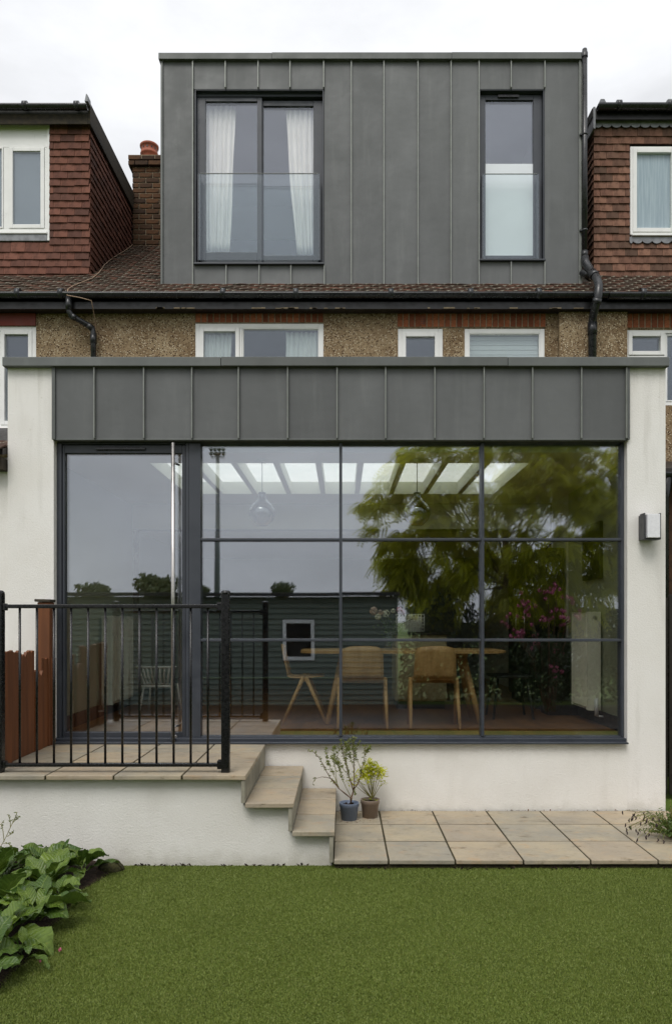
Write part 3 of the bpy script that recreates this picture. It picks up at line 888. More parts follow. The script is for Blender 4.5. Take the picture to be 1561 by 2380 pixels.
T_WL, T_WR, T_RF = tile_meshes(MAT['wall_tile_l']), tile_meshes(MAT['wall_tile_r']), tile_meshes(MAT['roof_tile'])
# tile local: hangs down from z=0 to -L, outer face at y = 0 looking to -y

def hang_tiles(parent, me, x0, x1, z0, z1, Y, w, gauge, holes=(), name='wall_tile', off=0.0):
    row = 0
    z = z0 + gauge
    while z < z1 + gauge * 0.5:
        x = x0 + (w / 2 if row % 2 else 0) + off
        xx = x - w
        while xx < x1:
            a, b = max(xx, x0), min(xx + w, x1)
            cz_ = z - gauge * 0.55
            for h in holes:
                if h[2] < cz_ < h[3]:
                    if a >= h[0] and b <= h[1]: a = b
                    elif a < h[0] < b: b = h[0]
                    elif a < h[1] < b: a = h[1]
            if b - a > 0.025:
                sx = (b - a - 0.003) / 0.161
                piece(name, random.choice(me), parent, ((a + b) / 2, Y - 0.028 + random.uniform(-.002, .002), z + 0.03 + random.uniform(-.003, .003)),
                      (R(-9 + random.uniform(-1.2, 1.2)), R(random.uniform(-.7, .7)), 0), (sx, 1, 1))
            xx += w
        z += gauge
        row += 1

def cheek_tiles(parent, me, x, y0, y1, ztop, gauge, side, name='wall_tile', w=0.165, zmin=None):
    """side=+1 faces +X"""
    z = ztop
    row = 0
    while z > roof_z(y0) - 0.05:
        yy = y0 - (w / 2 if row % 2 else 0)
        while yy < y1:
            a, b = max(yy, y0), min(yy + w, y1)
            if b - a > 0.03 and z - gauge > roof_z((a + b) / 2) - 0.08:
                piece(name, random.choice(me), parent, (x + side * 0.028, (a + b) / 2, z + 0.03 + random.uniform(-.003, .003)),
                      (R(-9 + random.uniform(-1, 1)), 0, R(90) * side), ((b - a - .003) / 0.161, 1, 1))
            yy += w
        z -= gauge
        row += 1

def roof_tiles(parent, x0, x1, y0, y1, inside, w=0.165, gauge=0.1):
    pit = math.atan(SL)
    s = 0
    row = 0
    while True:
        y = y0 + s * math.cos(pit)
        if y > y1: break
        xx = x0 - (w / 2 if row % 2 else 0)
        while xx < x1:
            a, b = max(xx, x0), min(xx + w, x1)
            if b - a > 0.03 and inside((a + b) / 2, y):
                yu = y + 0.1 * math.cos(pit)
                piece('roof_tile', random.choice(T_RF), parent, ((a + b) / 2, yu, roof_z(y) + 0.1 * math.sin(pit) + 0.022 + random.uniform(-.003, .003)),
                      (-(math.pi / 2 - pit) - R(5 + random.uniform(-1.5, 1.5)), R(random.uniform(-1, 1)), R(random.uniform(-1, 1))), ((b - a - .003) / 0.161, 1, 1))
            xx += w
        s += gauge
        row += 1

def deck(parent, x0, x1, y1=12.7):
    m = MB(); m.prism([(YE + .02, roof_z(YE + .02) - 0.09), (YE + .02, roof_z(YE + .02) - 0.004), (y1, roof_z(y1) - 0.004), (y1 + 2.5, roof_z(y1) - 1.6), (y1, roof_z(y1) - 0.3)], 'x', x0, x1)
    return m.obj('roof', MAT['old_wood'], parent)

def gutter(parent, x0, x1, y, z, r=0.056, joints=(), fascia=True):
    n = 10
    vs, fs = [], []
    for x in (x0, x1):
        for k in range(n + 1):
            a = math.pi + math.pi * k / n
            vs.append((x, y + r * math.cos(a), z + r * math.sin(a)))
        for k in range(n, -1, -1):
            a = math.pi + math.pi * k / n
            vs.append((x, y + (r - .004) * math.cos(a), z + (r - .004) * math.sin(a)))
    K = 2 * (n + 1)
    for k in range(K):
        fs.append([k, (k + 1) % K, K + (k + 1) % K, K + k])
    m = MB(); m.add(vs, fs, True)
    m.add([vs[k] for k in range(K)], [list(range(K))]); m.add([vs[K + k] for k in range(K)], [list(range(K))[::-1]])
    go = m.obj('gutter', MAT['black_plastic'], parent)
    for jx in joints:
        q = MB()
        q.tube([(jx - 0.03, y, z - 0.002), (jx + 0.03, y, z - 0.002)], r + 0.004, 20)
        q.obj('gutter_joint', MAT['black_plastic'], go)
    return go

# ================================================================== OWN HOUSE (old brick house behind)
HX0, HX1 = -2.95, 3.22
house = thing('terraced_house', 'pebbledashed old house between its neighbours, behind the grey extension', 'house', (0, 9.3, 0.0))
def hx(px): return X_(px, YH)
def hz_(py): return Z_(py, YH)
own = [(hx(453), hx(751.5), 4.25, hz_(750)), (hx(924.5), hx(1029), 4.25, hz_(762)), (hx(1079.5), hx(1266), 4.25, hz_(762))]
wall_cells(HX0, HX1, 0, ZSOF, YH + .012, 0.25, own + [(-2.59, 2.57, ZFL, 2.79)]).obj('wall', MAT['pebble'], house)
# windows
x0, x1, z0, z1 = own[0]
upvc(house, x0, x1, z0, z1, YH + 0.02, [(hx(463), hx(556), z0 + .05, z1 - .05, True), (hx(562), x1 - .05, z0 + .05, z1 - .05, False)])
x0, x1, z0, z1 = own[1]
upvc(house, x0, x1, z0, z1, YH + 0.02, [(x0 + .05, x1 - .05, z0 + .05, z1 - .05, True)])
x0, x1, z0, z1 = own[2]
upvc(house, x0, x1, z0, z1, YH + 0.02, [(x0 + .05, x1 - .05, z0 + .05, z1 - .05, False)])
# soldier-course lintels, one brick at a time
bm_b = MB(); bm_b.cbox(-0.0325, 0.0325, 0, 0.1, 0, 1, 0.004, 1)
def brick_mesh(mat, m=bm_b):
    me = bpy.data.meshes.new('brick'); me.from_pydata(m.v, [], m.f); me.materials.append(mat); me.update(); return me
BR = brick_mesh(MAT['brick_red'])
def soldier(parent, x0, x1, z0, z1):
    n = round((x1 - x0) / 0.075)
    w = (x1 - x0) / n
    for i in range(n):
        piece('brick', BR, parent, (x0 + w * (i + .5), YH - 0.004 + random.uniform(-.003, .003), z0 + .004 + random.uniform(0, .003)), (0, R(random.uniform(-.8, .8)), 0), ((w - .013) / 0.065, 1, z1 - z0 - .01))
    m = MB(); m.box(x0, x1, YH + .003, YH + .0115, z0, z1); m.obj('mortar_bed', MAT['mortar'], parent)
soldier(house, hx(453), hx(752), hz_(749.5), ZSOF - .001)
soldier(house, hx(922), hx(1268), hz_(760), ZSOF - .001)
# air brick in the lintel
m = MB(); xa = hx(982)
m.cbox(xa - .035, xa + .035, YH - .012, YH + .003, hz_(756), hz_(732), 0.003)
ab = m.obj('air_brick', MAT['brick_red'], house)
for i in range(3):
    for j in range(5):
        q = MB(); q.box(xa - .022 + i * .018, xa - .014 + i * .018, YH - .0135, YH - .0125, hz_(753) + j * .022, hz_(753) + j * .022 + .011); q.obj('hole', MAT['black_paint'], ab)  # solid black plates, the darkness of the openings put into colour
# party-wall pier with the rough-cast edge
m = MB(); m.cbox(hx(1296), hx(1454) - .001, YH - 0.06, YH + .011, 2.0, ZSOF - .001, 0.012, 2); m.obj('pier', MAT['pebble'], house)
m = MB(); m.box(HX0, HX1, YE + .04, YH + .2, ZSOF, ZSOF + .02); m.obj('soffit', MAT['dark_wood'], house)
m = MB(); m.box(HX0, HX1, YE + .02, YE + .039, ZSOF - 0.012, ZE - .03); m.obj('fascia_board', MAT['black_paint'], house)
m = MB()
for _ in range(26):
    x = random.uniform(-2.3, 2.9)
    m.box(x, x + random.uniform(.02, .14), YE + .012, YE + .0185, ZSOF - .011, ZSOF - .011 + random.uniform(.006, .018))
m.obj('peeling_paint', MAT['mortar'], house)
gutter(house, HX0 + .002, HX1 - .002, YE - 0.035, ZE + 0.0, 0.058, [hx(p) for p in (525, 690, 905, 1085, 1240)])
rf = deck(house, HX0, HX1)
roof_tiles(rf, HX0, HX1, YE - 0.02, 12.2, lambda x, y: (y < 9.6) or (x < -2.28 and y < 12.0))
# flat sheet on the ridge side, hidden slope keeps the attic dark
m = MB(); m.box(HX0, HX1, 9.6, 13.8, 2.91, 2.93); m.obj('floor', MAT['plaster_grey'], house)

# rainwater pipe and soil pipe
def ptube(pts, r, n=12): return MB().tube(pts, r, n)
p = [W_(159, 690, 9.08), W_(160, 722, 9.08), W_(166, 734, 9.09), W_(204, 755, 9.2), W_(215, 764, 9.22), W_(217, 776, 9.23), W_(217, 900, 9.23)]
o = ptube(p, 0.034).obj('downpipe', MAT['black_plastic'], house)
for a, b in ((p[0], p[1]), (p[2], p[2] + (p[3] - p[2]) * .25), (p[3], p[4]), (p[5], p[5] + Vector((0, 0, -.12)))): MB().tube([a, b], 0.039, 12).obj('collar', MAT['black_plastic'], o)
Yp = 9.50
sp = [W_(1358, 122, Yp), W_(1358, 598, Yp), W_(1361, 612, Yp - .03), W_(1373, 630, 9.36), W_(1387, 648, 9.15), W_(1391, 664, 9.0), W_(1389, 690, 8.97), W_(1383, 712, 9.0), W_(1377, 736, 9.12), W_(1376, 750, 9.16), W_(1376, 960, 9.16)]
o = MB().tube(sp[:2], 0.034, 14).obj('soil_pipe', MAT['black_plastic'], house)
MB().tube(sp[1:], 0.05, 14).obj('offset_bend', MAT['black_plastic'], o)
for a, b, r_ in ((sp[3].lerp(sp[4], .2), sp[3].lerp(sp[4], .7), .057), (sp[6].lerp(sp[7], .2), sp[6].lerp(sp[7], .7), .057), (sp[1] + Vector((0, 0, .08)), sp[1], .041), (sp[9], sp[9] + Vector((0, 0, -.15)), .057)):
    MB().tube([a, b], r_, 14).obj('collar', MAT['black_plastic'], o)
MB().tube([W_(1351, 633, 9.5), W_(1375, 640, 9.38)], 0.04, 12).obj('side_branch', MAT['black_plastic'], o)
for py in (310, 533):
    m = MB(); m.tube([W_(1358, py, Yp), W_(1358, py + 4, Yp)], 0.039, 14); m.box(X_(1347, Yp), X_(1358, Yp), Yp - .01, Yp + .02, Z_(py + 3.5, Yp), Z_(py, Yp)); m.obj('bracket', MAT['black_plastic'], o)
m = MB(); m.lathe([(0.041, 0), (0.041, .05), (0.036, .055), (.03, .10), (.012, .115), (0, .118)], W_(1358, 132, Yp), 14); m.obj('cowl', MAT['black_plastic'], o)

# ================================================================== CHIMNEY
ch = thing('chimney_stack', 'sooty brick chimney stack with one red clay pot', 'chimney', (-2.9, 12.3, 7.4))
bmh = MB(); bmh.cbox(-0.104, 0.104, 0, 0.102, 0, 0.062, 0.005, 1)
BO = brick_mesh(MAT['brick_old'], bmh)
cx0, cx1, cy0 = -3.36, -2.36, 12.0
m = MB(); m.box(cx0 + .012, cx1 - .012, cy0 + .012, cy0 + .7, 7.2, 9.06); m.obj('core', MAT['mortar'], ch)
zc = 7.52
row = 0
while zc < 9.03:
    over = 0.0
    if zc > 8.86: over = 0.035 + 0.02 * ((zc - 8.86) > 0.07)
    a = cx0 - over
    xx = a - (0.108 if row % 2 else 0)
    while xx < cx1:
        p0, p1 = max(xx, a), min(xx + .216, cx1)
        if p1 - p0 > 0.04:
            piece('brick', BO, ch, ((p0 + p1) / 2, cy0 - over + random.uniform(-.003, .003), zc), (0, R(random.uniform(-.6, .6)), 0), ((p1 - p0 - .01) / .208, 1, 1.1))
        xx += .216
    for yy in (cy0 + .21 - (0.108 if row % 2 else 0), cy0 + .43 - (0.108 if row % 2 else 0)):
        piece('brick', BO, ch, (cx0 - over, yy, zc), (0, 0, R(-90)), (1, 1, 1.1))
    zc += 0.083
    row += 1
m = MB(); m.box(cx0 - .05, cx1, cy0 - .05, cy0 + .7, 9.03, 9.09); m.obj('flaunching', MAT['mortar'], ch)
pc = W_(347, 360, 12.25); pc.z = 9.08
m = MB(); m.lathe([(0.125, 0), (0.13, .02), (.122, .17), (.142, .18), (.146, .20), (.138, .215), (.130, .23), (.136, .30), (.15, .305), (.152, .335), (.142, .345), (.118, .345), (.11, .05), (0, .05)], pc, 24)
pot = m.obj('chimney_pot', MAT['terracotta'], ch)
for k in range(12):
    a = k / 12 * 2 * math.pi
    d = Vector((math.cos(a), math.sin(a), 0))
    m = MB(); m.tube([pc + d * .120 + Vector((0, 0, .265)), pc + d * .1365 + Vector((0, 0, .265))], 0.014, 8); m.obj('hole', MAT['black_paint'], pot)  # black plugs round the pot, shade of the openings painted in
m = MB(); m.box(cx0 - .01, cx1, cy0 - .02, cy0 - .006, 7.40, 7.60); m.obj('flashing', MAT['lead'], ch)

# ================================================================== ZINC DORMER
YD = 9.55
def dx(px): return X_(px, YD)
def dz(py): return Z_(py, YD)
dor = thing('zinc_dormer', 'large grey zinc clad box dormer with two dark framed windows', 'dormer', (0.3, 9.6, 5.9))
DX0, DX1, DZ0, DZ1 = dx(375), dx(1350), dz(669), dz(141)
W1 = (dx(452.5), dx(752), dz(614), dz(206))
W2 = (dx(1113), dx(1264.5), dz(605.5), dz(206))
wall_cells(DX0 + .01, DX1 - .01, DZ0 + .01, DZ1, YD + 0.03, 0.2, [W1, W2]).obj('wall', MAT['zinc_trim'], dor)
m = MB()
m.box(DX0, DX0 + .02, YD + .03, 13.4, DZ0, DZ1); m.obj('cheek', MAT['zinc'], dor)
m = MB(); m.box(DX1 - .02, DX1, YD + .03, 13.4, DZ0, DZ1); m.obj('cheek', MAT['zinc'], dor)
m = MB(); m.box(DX0, DX1, YD + .03, 13.4, DZ1 + .001, DZ1 + .06); m.obj('roof', MAT['zinc_trim'], dor)
def bay(a, b, z0, z1): zinc_bays(dor, [a, b], YD, z0, z1)
P = lambda *a: [dx(v) for v in a]
def bays(pxs, z0, z1): zinc_bays(dor, P(*pxs), YD, z0, z1, 'zinc', 0.008)
bays([379, 448.5], DZ0, DZ1)
bays([448.5, 524, 600, 674, 752], W1[3], DZ1)
bays([448.5, 526, 602.5, 676, 753.5], DZ0, W1[2] - 0.012)
bays([753, 816, 891.5, 970.5, 1047, 1112], DZ0, DZ1)
bays([1112, 1186.5, 1264.5], W2[3], DZ1)
bays([1112, 1186.5, 1264.5], DZ0, W2[2] - 0.01)
bays([1264.5, 1345.5], DZ0, DZ1)
m = MB(); m.cbox(DX0 - .006, DX0 + .022, YD - .022, YD + .05, DZ0, DZ1, .003); m.obj('corner_trim', MAT['zinc_trim'], dor)
m = MB(); m.cbox(DX1 - .024, DX1 + .006, YD - .022, YD + .05, DZ0, DZ1, .003); m.obj('corner_trim', MAT['alu'], dor)
m = MB(); m.box(DX0 - .004, DX1 + .004, YD - .012, YD + .1, DZ0 - .012, DZ0 - .001); m.obj('drip_trim', MAT['zinc_trim'], dor)
m = MB(); m.box(DX0 + .01, DX1 - .01, YD + .04, YD + .2, roof_z(YD) - .1, DZ0 - .013); m.obj('under_flashing', MAT['black_paint'], dor)
cps = [dx(370), dx(632), dx(1048), dx(1354)]
for i, (a, b) in enumerate(zip(cps, cps[1:])):
    m = MB(); m.cbox(a + .001, b - .001, YD - .05 - .0015 * (i % 2), YD + .25, dz(142.5) + .001 * i, dz(128) + .004 * i, .003, 1); m.obj('coping', MAT['zinc_trim'], dor)
# jamb linings, sills and frames
def dark_window(W, lights, balx, balz, sillname='sill'):
    x0, x1, z0, z1 = W
    m = MB()
    m.box(x0, x0 + .012, YD + .004, YD + .16, z0, z1); m.box(x1 - .012, x1, YD + .004, YD + .16, z0, z1)
    m.box(x0 + .0125, x1 - .0125, YD + .004, YD + .16, z1 - .012, z1)
    w = m.obj('window', MAT['frame'], dor)
    m = MB(); m.cbox(x0 - .004, x1 + .008, YD - .045, YD + .16, z0 - .014, z0 + .006, .003); m.obj('sill', MAT['frame'], w)
    for (a, b, c_, d_, fr, yoff, g_) in lights:
        f = MB()
        y = YD + yoff
        l, r_, t_, bt = fr
        f.cbox(a, a + l, y, y + .06, c_, d_, .004); f.cbox(b - r_, b, y, y + .06, c_, d_, .004)
        f.cbox(a + l + .001, b - r_ - .001, y, y + .06, d_ - t_, d_, .004); f.cbox(a + l + .001, b - r_ - .001, y, y + .06, c_, c_ + bt, .004)
        f.obj('frame', MAT['frame'], w)
        if g_ is None:
            dbl_pane('pane', w, a + l + .001, b - r_ - .001, c_ + bt + .001, d_ - t_ - .001, y + .02, MAT['glass_dormer'])
        else:
            dbl_pane('pane', w, a + l + .001, b - r_ - .001, g_ + .001, d_ - t_ - .001, y + .02, MAT['glass_dormer'])
            q = MB(); q.box(a + l + .001, b - r_ - .001, y + .02, y + .026, c_ + bt + .001, g_); q.obj('frosted_pane', MAT['frosted'], w)
    # glass balustrade on two side channels
    yb = YD - .03
    q = MB(); q.box(balx[0], balx[1], yb, yb + .012, balz[0], balz[1]); q.obj('glass_balustrade', MAT['glass_clear'], w)
    for xx in balx:
        q = MB(); q.cbox(xx - .018, xx + .018, yb + .0125, YD + .03, balz[0], balz[1], .003); q.obj('side_channel', MAT['frame'], w)
    q = MB(); q.cbox(balx[0] + .02, balx[1] - .02, yb - .003, yb + .015, balz[1] + .0005, balz[1] + .006, .002); q.obj('edge_strip', MAT['alu'], w)
    # trickle vents under the head
    return w
yo1, yo2 = 0.09, 0.12
Yf = YD + .09
fx = lambda px: X_(px, Yf)
fz = lambda py: Z_(py, Yf)
w1 = dark_window(W1, [
    (W1[0] + .013, fx(609), W1[2] + .008, fz(228), (fx(478) - W1[0] - .013, fx(609) - fx(598), fz(228) - fz(237), fz(587) - W1[2] - .008), .07, None),
    (fx(609) + .002, W1[1] - .013, W1[2] + .008, fz(232), (.012, W1[1] - .013 - fx(728), fz(232) - fz(244), fz(592) - W1[2] - .008), .10, None)],
    (dx(463), dx(742)), (dz(606), dz(406)))
m = MB(); m.box(W1[0] + .013, W1[1] - .013, YD + .06, YD + .16, fz(227), W1[3] - .013); m.obj('head_frame', MAT['frame'], w1)
for a, b in ((502, 550), (652, 700)):
    m = MB(); m.cbox(dx(a), dx(b), YD + .045, YD + .06, fz(217), fz(212), .003); m.obj('trickle_vent', MAT['black_plastic'], w1)
w2 = dark_window(W2, [
    (W2[0] + .013, W2[1] - .013, W2[2] + .008, fz(222), (fx(1127) - W2[0] - .013, W2[1] - .013 - fx(1238), fz(222) - fz(234), fz(595) - W2[2] - .008), .07, fz(380))],
    (dx(1121), dx(1250)), (dz(603), dz(407)))
m = MB(); m.box(W2[0] + .013, W2[1] - .013, YD + .06, YD + .16, fz(221), W2[3] - .013); m.obj('head_frame', MAT['frame'], w2)
m = MB(); m.cbox(dx(1159), dx(1208), YD + .045, YD + .06, fz(230), fz(224), .003); m.obj('trickle_vent', MAT['black_plastic'], w2)
# bedroom lining behind both windows
def room(parent, x0, x1, y0, y1, z0, z1, mat):
    m = MB()
    m.add([(x0, y1, z0), (x1, y1, z0), (x1, y1, z1), (x0, y1, z1), (x0, y0, z0), (x1, y0, z0), (x1, y0, z1), (x0, y0, z1)],
          [(0, 1, 2, 3), (0, 3, 7, 4), (1, 5, 6, 2), (3, 2, 6, 7), (0, 4, 5, 1)])
    return m.obj('room_lining', mat, parent)
room(dor, W1[0] - .3, W1[1] + .4, YD + .235, 12.8, DZ0 + .1, DZ1 - .05, MAT['plaster'])
room(dor, W2[0] - .3, W2[1] + .2, YD + .235, 12.0, DZ0 + .1, DZ1 - .05, MAT['plaster'])
Yc = YD + .2
curtain('curtain', 'white curtain hanging at the left jamb of the wide dormer window', X_(474, Yc), X_(547, Yc), X_(480, Yc), X_(534, Yc), Z_(590, Yc), Z_(246, Yc), Yc, 6, 'bedroom curtains')
curtain('curtain', 'white curtain tapering down the right jamb of the wide dormer window', X_(664, Yc), X_(735, Yc), X_(690, Yc), X_(734, Yc), Z_(594, Yc), Z_(246, Yc), Yc, 6, 'bedroom curtains')
# net curtains in the first-floor window
Yn = YH + .13
curtain('net_curtain', 'pale curtain just inside the narrow left light of the white first floor window', X_(472, Yn), X_(538, Yn), X_(472, Yn), X_(538, Yn), 4.3, 5.28, Yn, 7, 'first floor curtains')
curtain('net_curtain', 'pale curtain at the right end of the wide first floor window', X_(664, Yn), X_(742, Yn), X_(664, Yn), X_(742, Yn), 4.3, 5.28, Yn, 7, 'first floor curtains')
q = MB(); q.cbox(X_(1089, Yn), X_(1256, Yn), Yn, Yn + .01, 4.3, Z_(781, Yn), .003)
for i in range(18):
    q.cbox(X_(1089, Yn), X_(1256, Yn), Yn - .012, Yn - .001, Z_(781, Yn) - .06 * (i + 1), Z_(781, Yn) - .06 * i - .006, .004, 1)
tag(q.obj('roller_blind', MAT['curtain']), 'white ribbed blind half down in the broad white window beside the pier', 'blind')

# ================================================================== LEFT NEIGHBOUR
YN = 10.05
nl = thing('terraced_house', 'neighbouring house on the left with red tile hung dormer', 'house', (-4.4, 9.3, 0.0), 'old houses of the row')
NLX0, NLX1 = -6.2, HX0
def nx(px): return X_(px, YN)
def nz(py): return Z_(py, YN)
hl = (hx(-60), hx(83), hz_(996), hz_(757))
wall_cells(NLX0, NLX1, 0, ZSOF, YH + .012, 0.25, [hl]).obj('wall', MAT['pebble'], nl)
upvc(nl, hl[0], hl[1], hl[2], hl[3], YH + .02, [(hl[0] + .05, hx(-4), hl[2] + .05, hl[3] - .05, False), (hx(0), hl[1] - .05, hl[2] + .05, hl[3] - .05, True)])
m = MB(); m.cbox(hl[0] - .02, hl[1], YH - .012, YH + .0115, hl[3] + .002, ZSOF - .001, .004); m.obj('lintel', plain('red_paint', lin(112, 48, 38), .7, .12, 6), nl)
m = MB(); m.cbox(hl[0], hl[1] + .02, YH - .05, YH + .02, hl[2] - .04, hl[2] - .002, .006); m.obj('sill', MAT['upvc'], nl)
m = MB(); m.box(NLX0, NLX1, YE + .04, YH + .2, ZSOF, ZSOF + .02); m.obj('soffit', MAT['dark_wood'], nl)
m = MB(); m.box(NLX0, NLX1, YE + .02, YE + .039, ZSOF - 0.012, ZE - .03); m.obj('fascia_board', MAT['black_paint'], nl)
gutter(nl, NLX0, NLX1, YE - 0.035, ZE, 0.058, [hx(60), hx(158)])
CKX = nx(209)
rf = deck(nl, NLX0, NLX1)
roof_tiles(rf, -5.0, NLX1, YE - .02, 12.1, lambda x, y: (y < 10.0) or (x > CKX and y < 12.0))
dl = MB(); dl.box(NLX0, CKX - .03, YN + .012, 12.9, roof_z(YN) - .3, 8.36)
dl_w = (nx(-160), nx(116.5), nz(562), nz(286))
dlo = dl.obj('dormer', MAT['dark_wood'], nl)
hang_tiles(dlo, T_WL, -5.0, CKX + .012, nz(655), nz(292), YN + .012, 0.19, 0.0985, [(dl_w[0], dl_w[1], dl_w[2] - .02, dl_w[3] + .2)])
cheek_tiles(dlo, T_WL, CKX - .03, YN + .0, 12.0, nz(300), 0.0985, 1, w=0.19)
# dormer window
wz0, wz1 = nz(541), nz(339)
m = MB()
m.cbox(nx(111.5), nx(117), YN - .03, YN + .03, nz(561), nz(286), .004)
m.cbox(dl_w[0], nx(111), YN - .012, YN + .03, wz1 + .002, nz(287), .004)
dwin = m.obj('window', MAT['upvc'], nl)
m = MB(); m.cbox(dl_w[0], nx(111), YN - .02, YN + .035, wz0, wz0 + .05, .004); m.cbox(dl_w[0], nx(111), YN - .02, YN + .035, wz1 - .03, wz1, .004)
m.cbox(nx(105), nx(111), YN - .019, YN + .035, wz0 + .051, wz1 - .031, .004); m.cbox(nx(10), nx(22.5), YN - .019, YN + .035, wz0 + .051, wz1 - .031, .004)
m.obj('frame', MAT['upvc'], dwin)
for a, b, q in ((-150, 9.5, .02), (23, 104.5, .05)):
    f = MB()
    z0, z1 = wz0 + .052, wz1 - .032
    f.cbox(nx(a), nx(a) + q, YN - .03, YN + .03, z0, z1, .005); f.cbox(nx(b) - q, nx(b), YN - .03, YN + .03, z0, z1, .005)
    f.cbox(nx(a) + q + .001, nx(b) - q - .001, YN - .03, YN + .03, z1 - q, z1, .005); f.cbox(nx(a) + q + .001, nx(b) - q - .001, YN - .03, YN + .03, z0, z0 + q, .005)
    f.obj('sash', MAT['upvc'], dwin)
    dbl_pane('pane', dwin, nx(a) + q + .001, nx(b) - q - .001, z0 + q + .001, z1 - q - .001, YN - .018, MAT['glass_house'])
m = MB(); m.box(dl_w[0], nx(110), YN + .0085, YN + .0115, wz0 + .03, wz1 - .02); m.obj('room_lining', MAT['plaster_grey'], dwin)
m = MB(); m.cbox(dl_w[0], nx(112), YN - .05, YN + .0, nz(546), nz(541) - .001, .004); m.obj('sill', MAT['upvc'], dwin)
m = MB(); m.cbox(dl_w[0], nx(111), YN - .035, YN + .005, nz(562), nz(546.5), .004); m.obj('lead_apron', MAT['lead'], dwin)
# its flat roof, verge board and gutter
m = MB(); m.box(NLX0, CKX + .04, YN - .10, 12.95, 8.37, 8.50); m.obj('dormer_roof', MAT['felt'], nl)
m = MB(); m.cbox(CKX + .012, CKX + .045, YN - .12, 12.9, 8.24, 8.52, .004); m.obj('verge_board', MAT['old_wood'], nl)
m = MB(); m.cbox(NLX0, CKX + .011, YN - .12, YN - .1, 8.24, 8.37, .004); m.obj('dormer_fascia', MAT['old_wood'], nl)
m = MB(); m.box(NLX0, CKX, YN - .1, YN + .01, nz(290), nz(290) + .01); m.obj('dormer_soffit', MAT['old_wood'], nl)
gutter(nl, NLX0, CKX + .03, YN - .18, 8.44, .055, [nx(72), nx(190)])
m = MB(); m.prism([(CKX + .01, 8.46), (CKX + .055, 8.46), (CKX + .05, 8.54), (CKX + .03, 8.56)], 'y', YN - .24, YN - .12); m.obj('verge_cap', MAT['lead'], nl)

# ================================================================== RIGHT NEIGHBOUR
nr = thing('terraced_house', 'neighbouring house on the right with brown tile hung dormer and scalloped lead', 'house', (4.2, 9.3, 0.0), 'old houses of the row')
NRX0, NRX1 = HX1, 6.2
hr = (hx(1455), hx(1640), hz_(941), hz_(765))
wall_cells(NRX0, NRX1, 0, ZSOF, YH + .012, 0.25, [hr]).obj('wall', MAT['pebble'], nr)
upvc(nr, hr[0], hr[1], hr[2], hr[3], YH + .02, [(hr[0] + .03, hx(1545), hz_(824), hr[3] - .03, True), (hx(1549), hr[1] - .05, hr[2] + .05, hr[3] - .05, False)], fw=.04)
m = MB(); m.box(hr[0] + .04, hx(1547), YH + .02, YH + .08, hr[2] + .06, hz_(825)); m.obj('lower_panel', MAT['upvc'], nr)
soldier(nr, hx(1455), hx(1600), hz_(762), ZSOF - .001)
m = MB(); m.box(NRX0, NRX1, YE + .04, YH + .2, ZSOF, ZSOF + .02); m.obj('soffit', MAT['dark_wood'], nr)
m = MB(); m.box(NRX0, NRX1, YE + .02, YE + .039, ZSOF - 0.012, ZE - .03); m.obj('fascia_board', MAT['black_paint'], nr)
gutter(nr, NRX0, NRX1, YE - 0.045, ZE - .01, 0.066, [hx(1475)])
CKR = nx(1380)
rf = deck(nr, NRX0, NRX1)
roof_tiles(rf, NRX0, 5.0, YE - .02, 10.1, lambda x, y: y < 10.0)
dr = MB(); dr.box(CKR + .03, NRX1, YN + .012, 12.9, roof_z(YN) - .3, 8.36)
dro = dr.obj('dormer', MAT['dark_wood'], nr)
drw = (nx(1461), nx(1600), nz(549), nz(345))
hang_tiles(dro, T_WR, CKR - .012, 5.0, nz(648), nz(300), YN + .012, .167, .1, [(drw[0], drw[1], drw[2] - .07, drw[3] + .03)])
cheek_tiles(dro, T_WR, CKR + .03, YN, 11.4, nz(300), .1, -1)
upvc(nr, drw[0], drw[1], drw[2], drw[3], YN - .05, [(drw[0] + .03, nx(1565), drw[2] + .03, drw[3] - .03, True)], fw=.035, sash=.055, room=False, glass='glass_clear')
m = MB(); m.box(drw[0] + .04, nx(1563), YN - .01, YN + .005, drw[2] + .04, drw[3] - .04); m.obj('frosted_pane', MAT['frosted_grey'], nr)
m = MB(); m.cbox(drw[0] + .02, drw[1], YN - .075, YN + .0, drw[2] - .022, drw[2] - .002, .004); m.obj('sill', MAT['upvc'], nr)
def scallop(parent, x0, x1, ztop, h, Y, w=.128):
    vs, fs = [], []
    n = 8
    poly = [(x0, ztop), (x1, ztop)]
    xs_ = []
    x = x1
    while x > x0 + .01:
        a = max(x0, x - w)
        for k in range(n + 1):
            t = math.pi * k / n
            cxm, rr = (a + x) / 2, (x - a) / 2
            poly.append((cxm + rr * math.cos(t), ztop - h + .0 - math.sin(t) * .042))
        x = a
    m = MB(); m.prism([(p0, p1) for p0, p1 in poly], 'y', Y, Y + .004)
    return m.obj('scalloped_flashing', MAT['lead'], parent)
scallop(nr, CKR - .02, 5.0, nz(285), .055, YN - .055)
scallop(nr, drw[0] - .01, drw[1], drw[2] - .03, .045, YN - .05)
m = MB(); m.box(CKR - .06, NRX1, YN - .10, 12.95, 8.35, 8.46); m.obj('dormer_roof', MAT['felt'], nr)
m = MB(); m.cbox(CKR - .02, NRX1, YN - .12, YN - .1, 8.3, 8.44, .004); m.obj('dormer_fascia', MAT['black_paint'], nr)
gutter(nr, CKR - .01, NRX1, YN - .185, 8.44, .062, [nx(1425), nx(1540)])
m = MB(); m.cbox(CKR - .05, CKR - .02, YN - .12, 11.6, 8.18, 8.47, .004); m.obj('verge_board', MAT['lead'], nr)
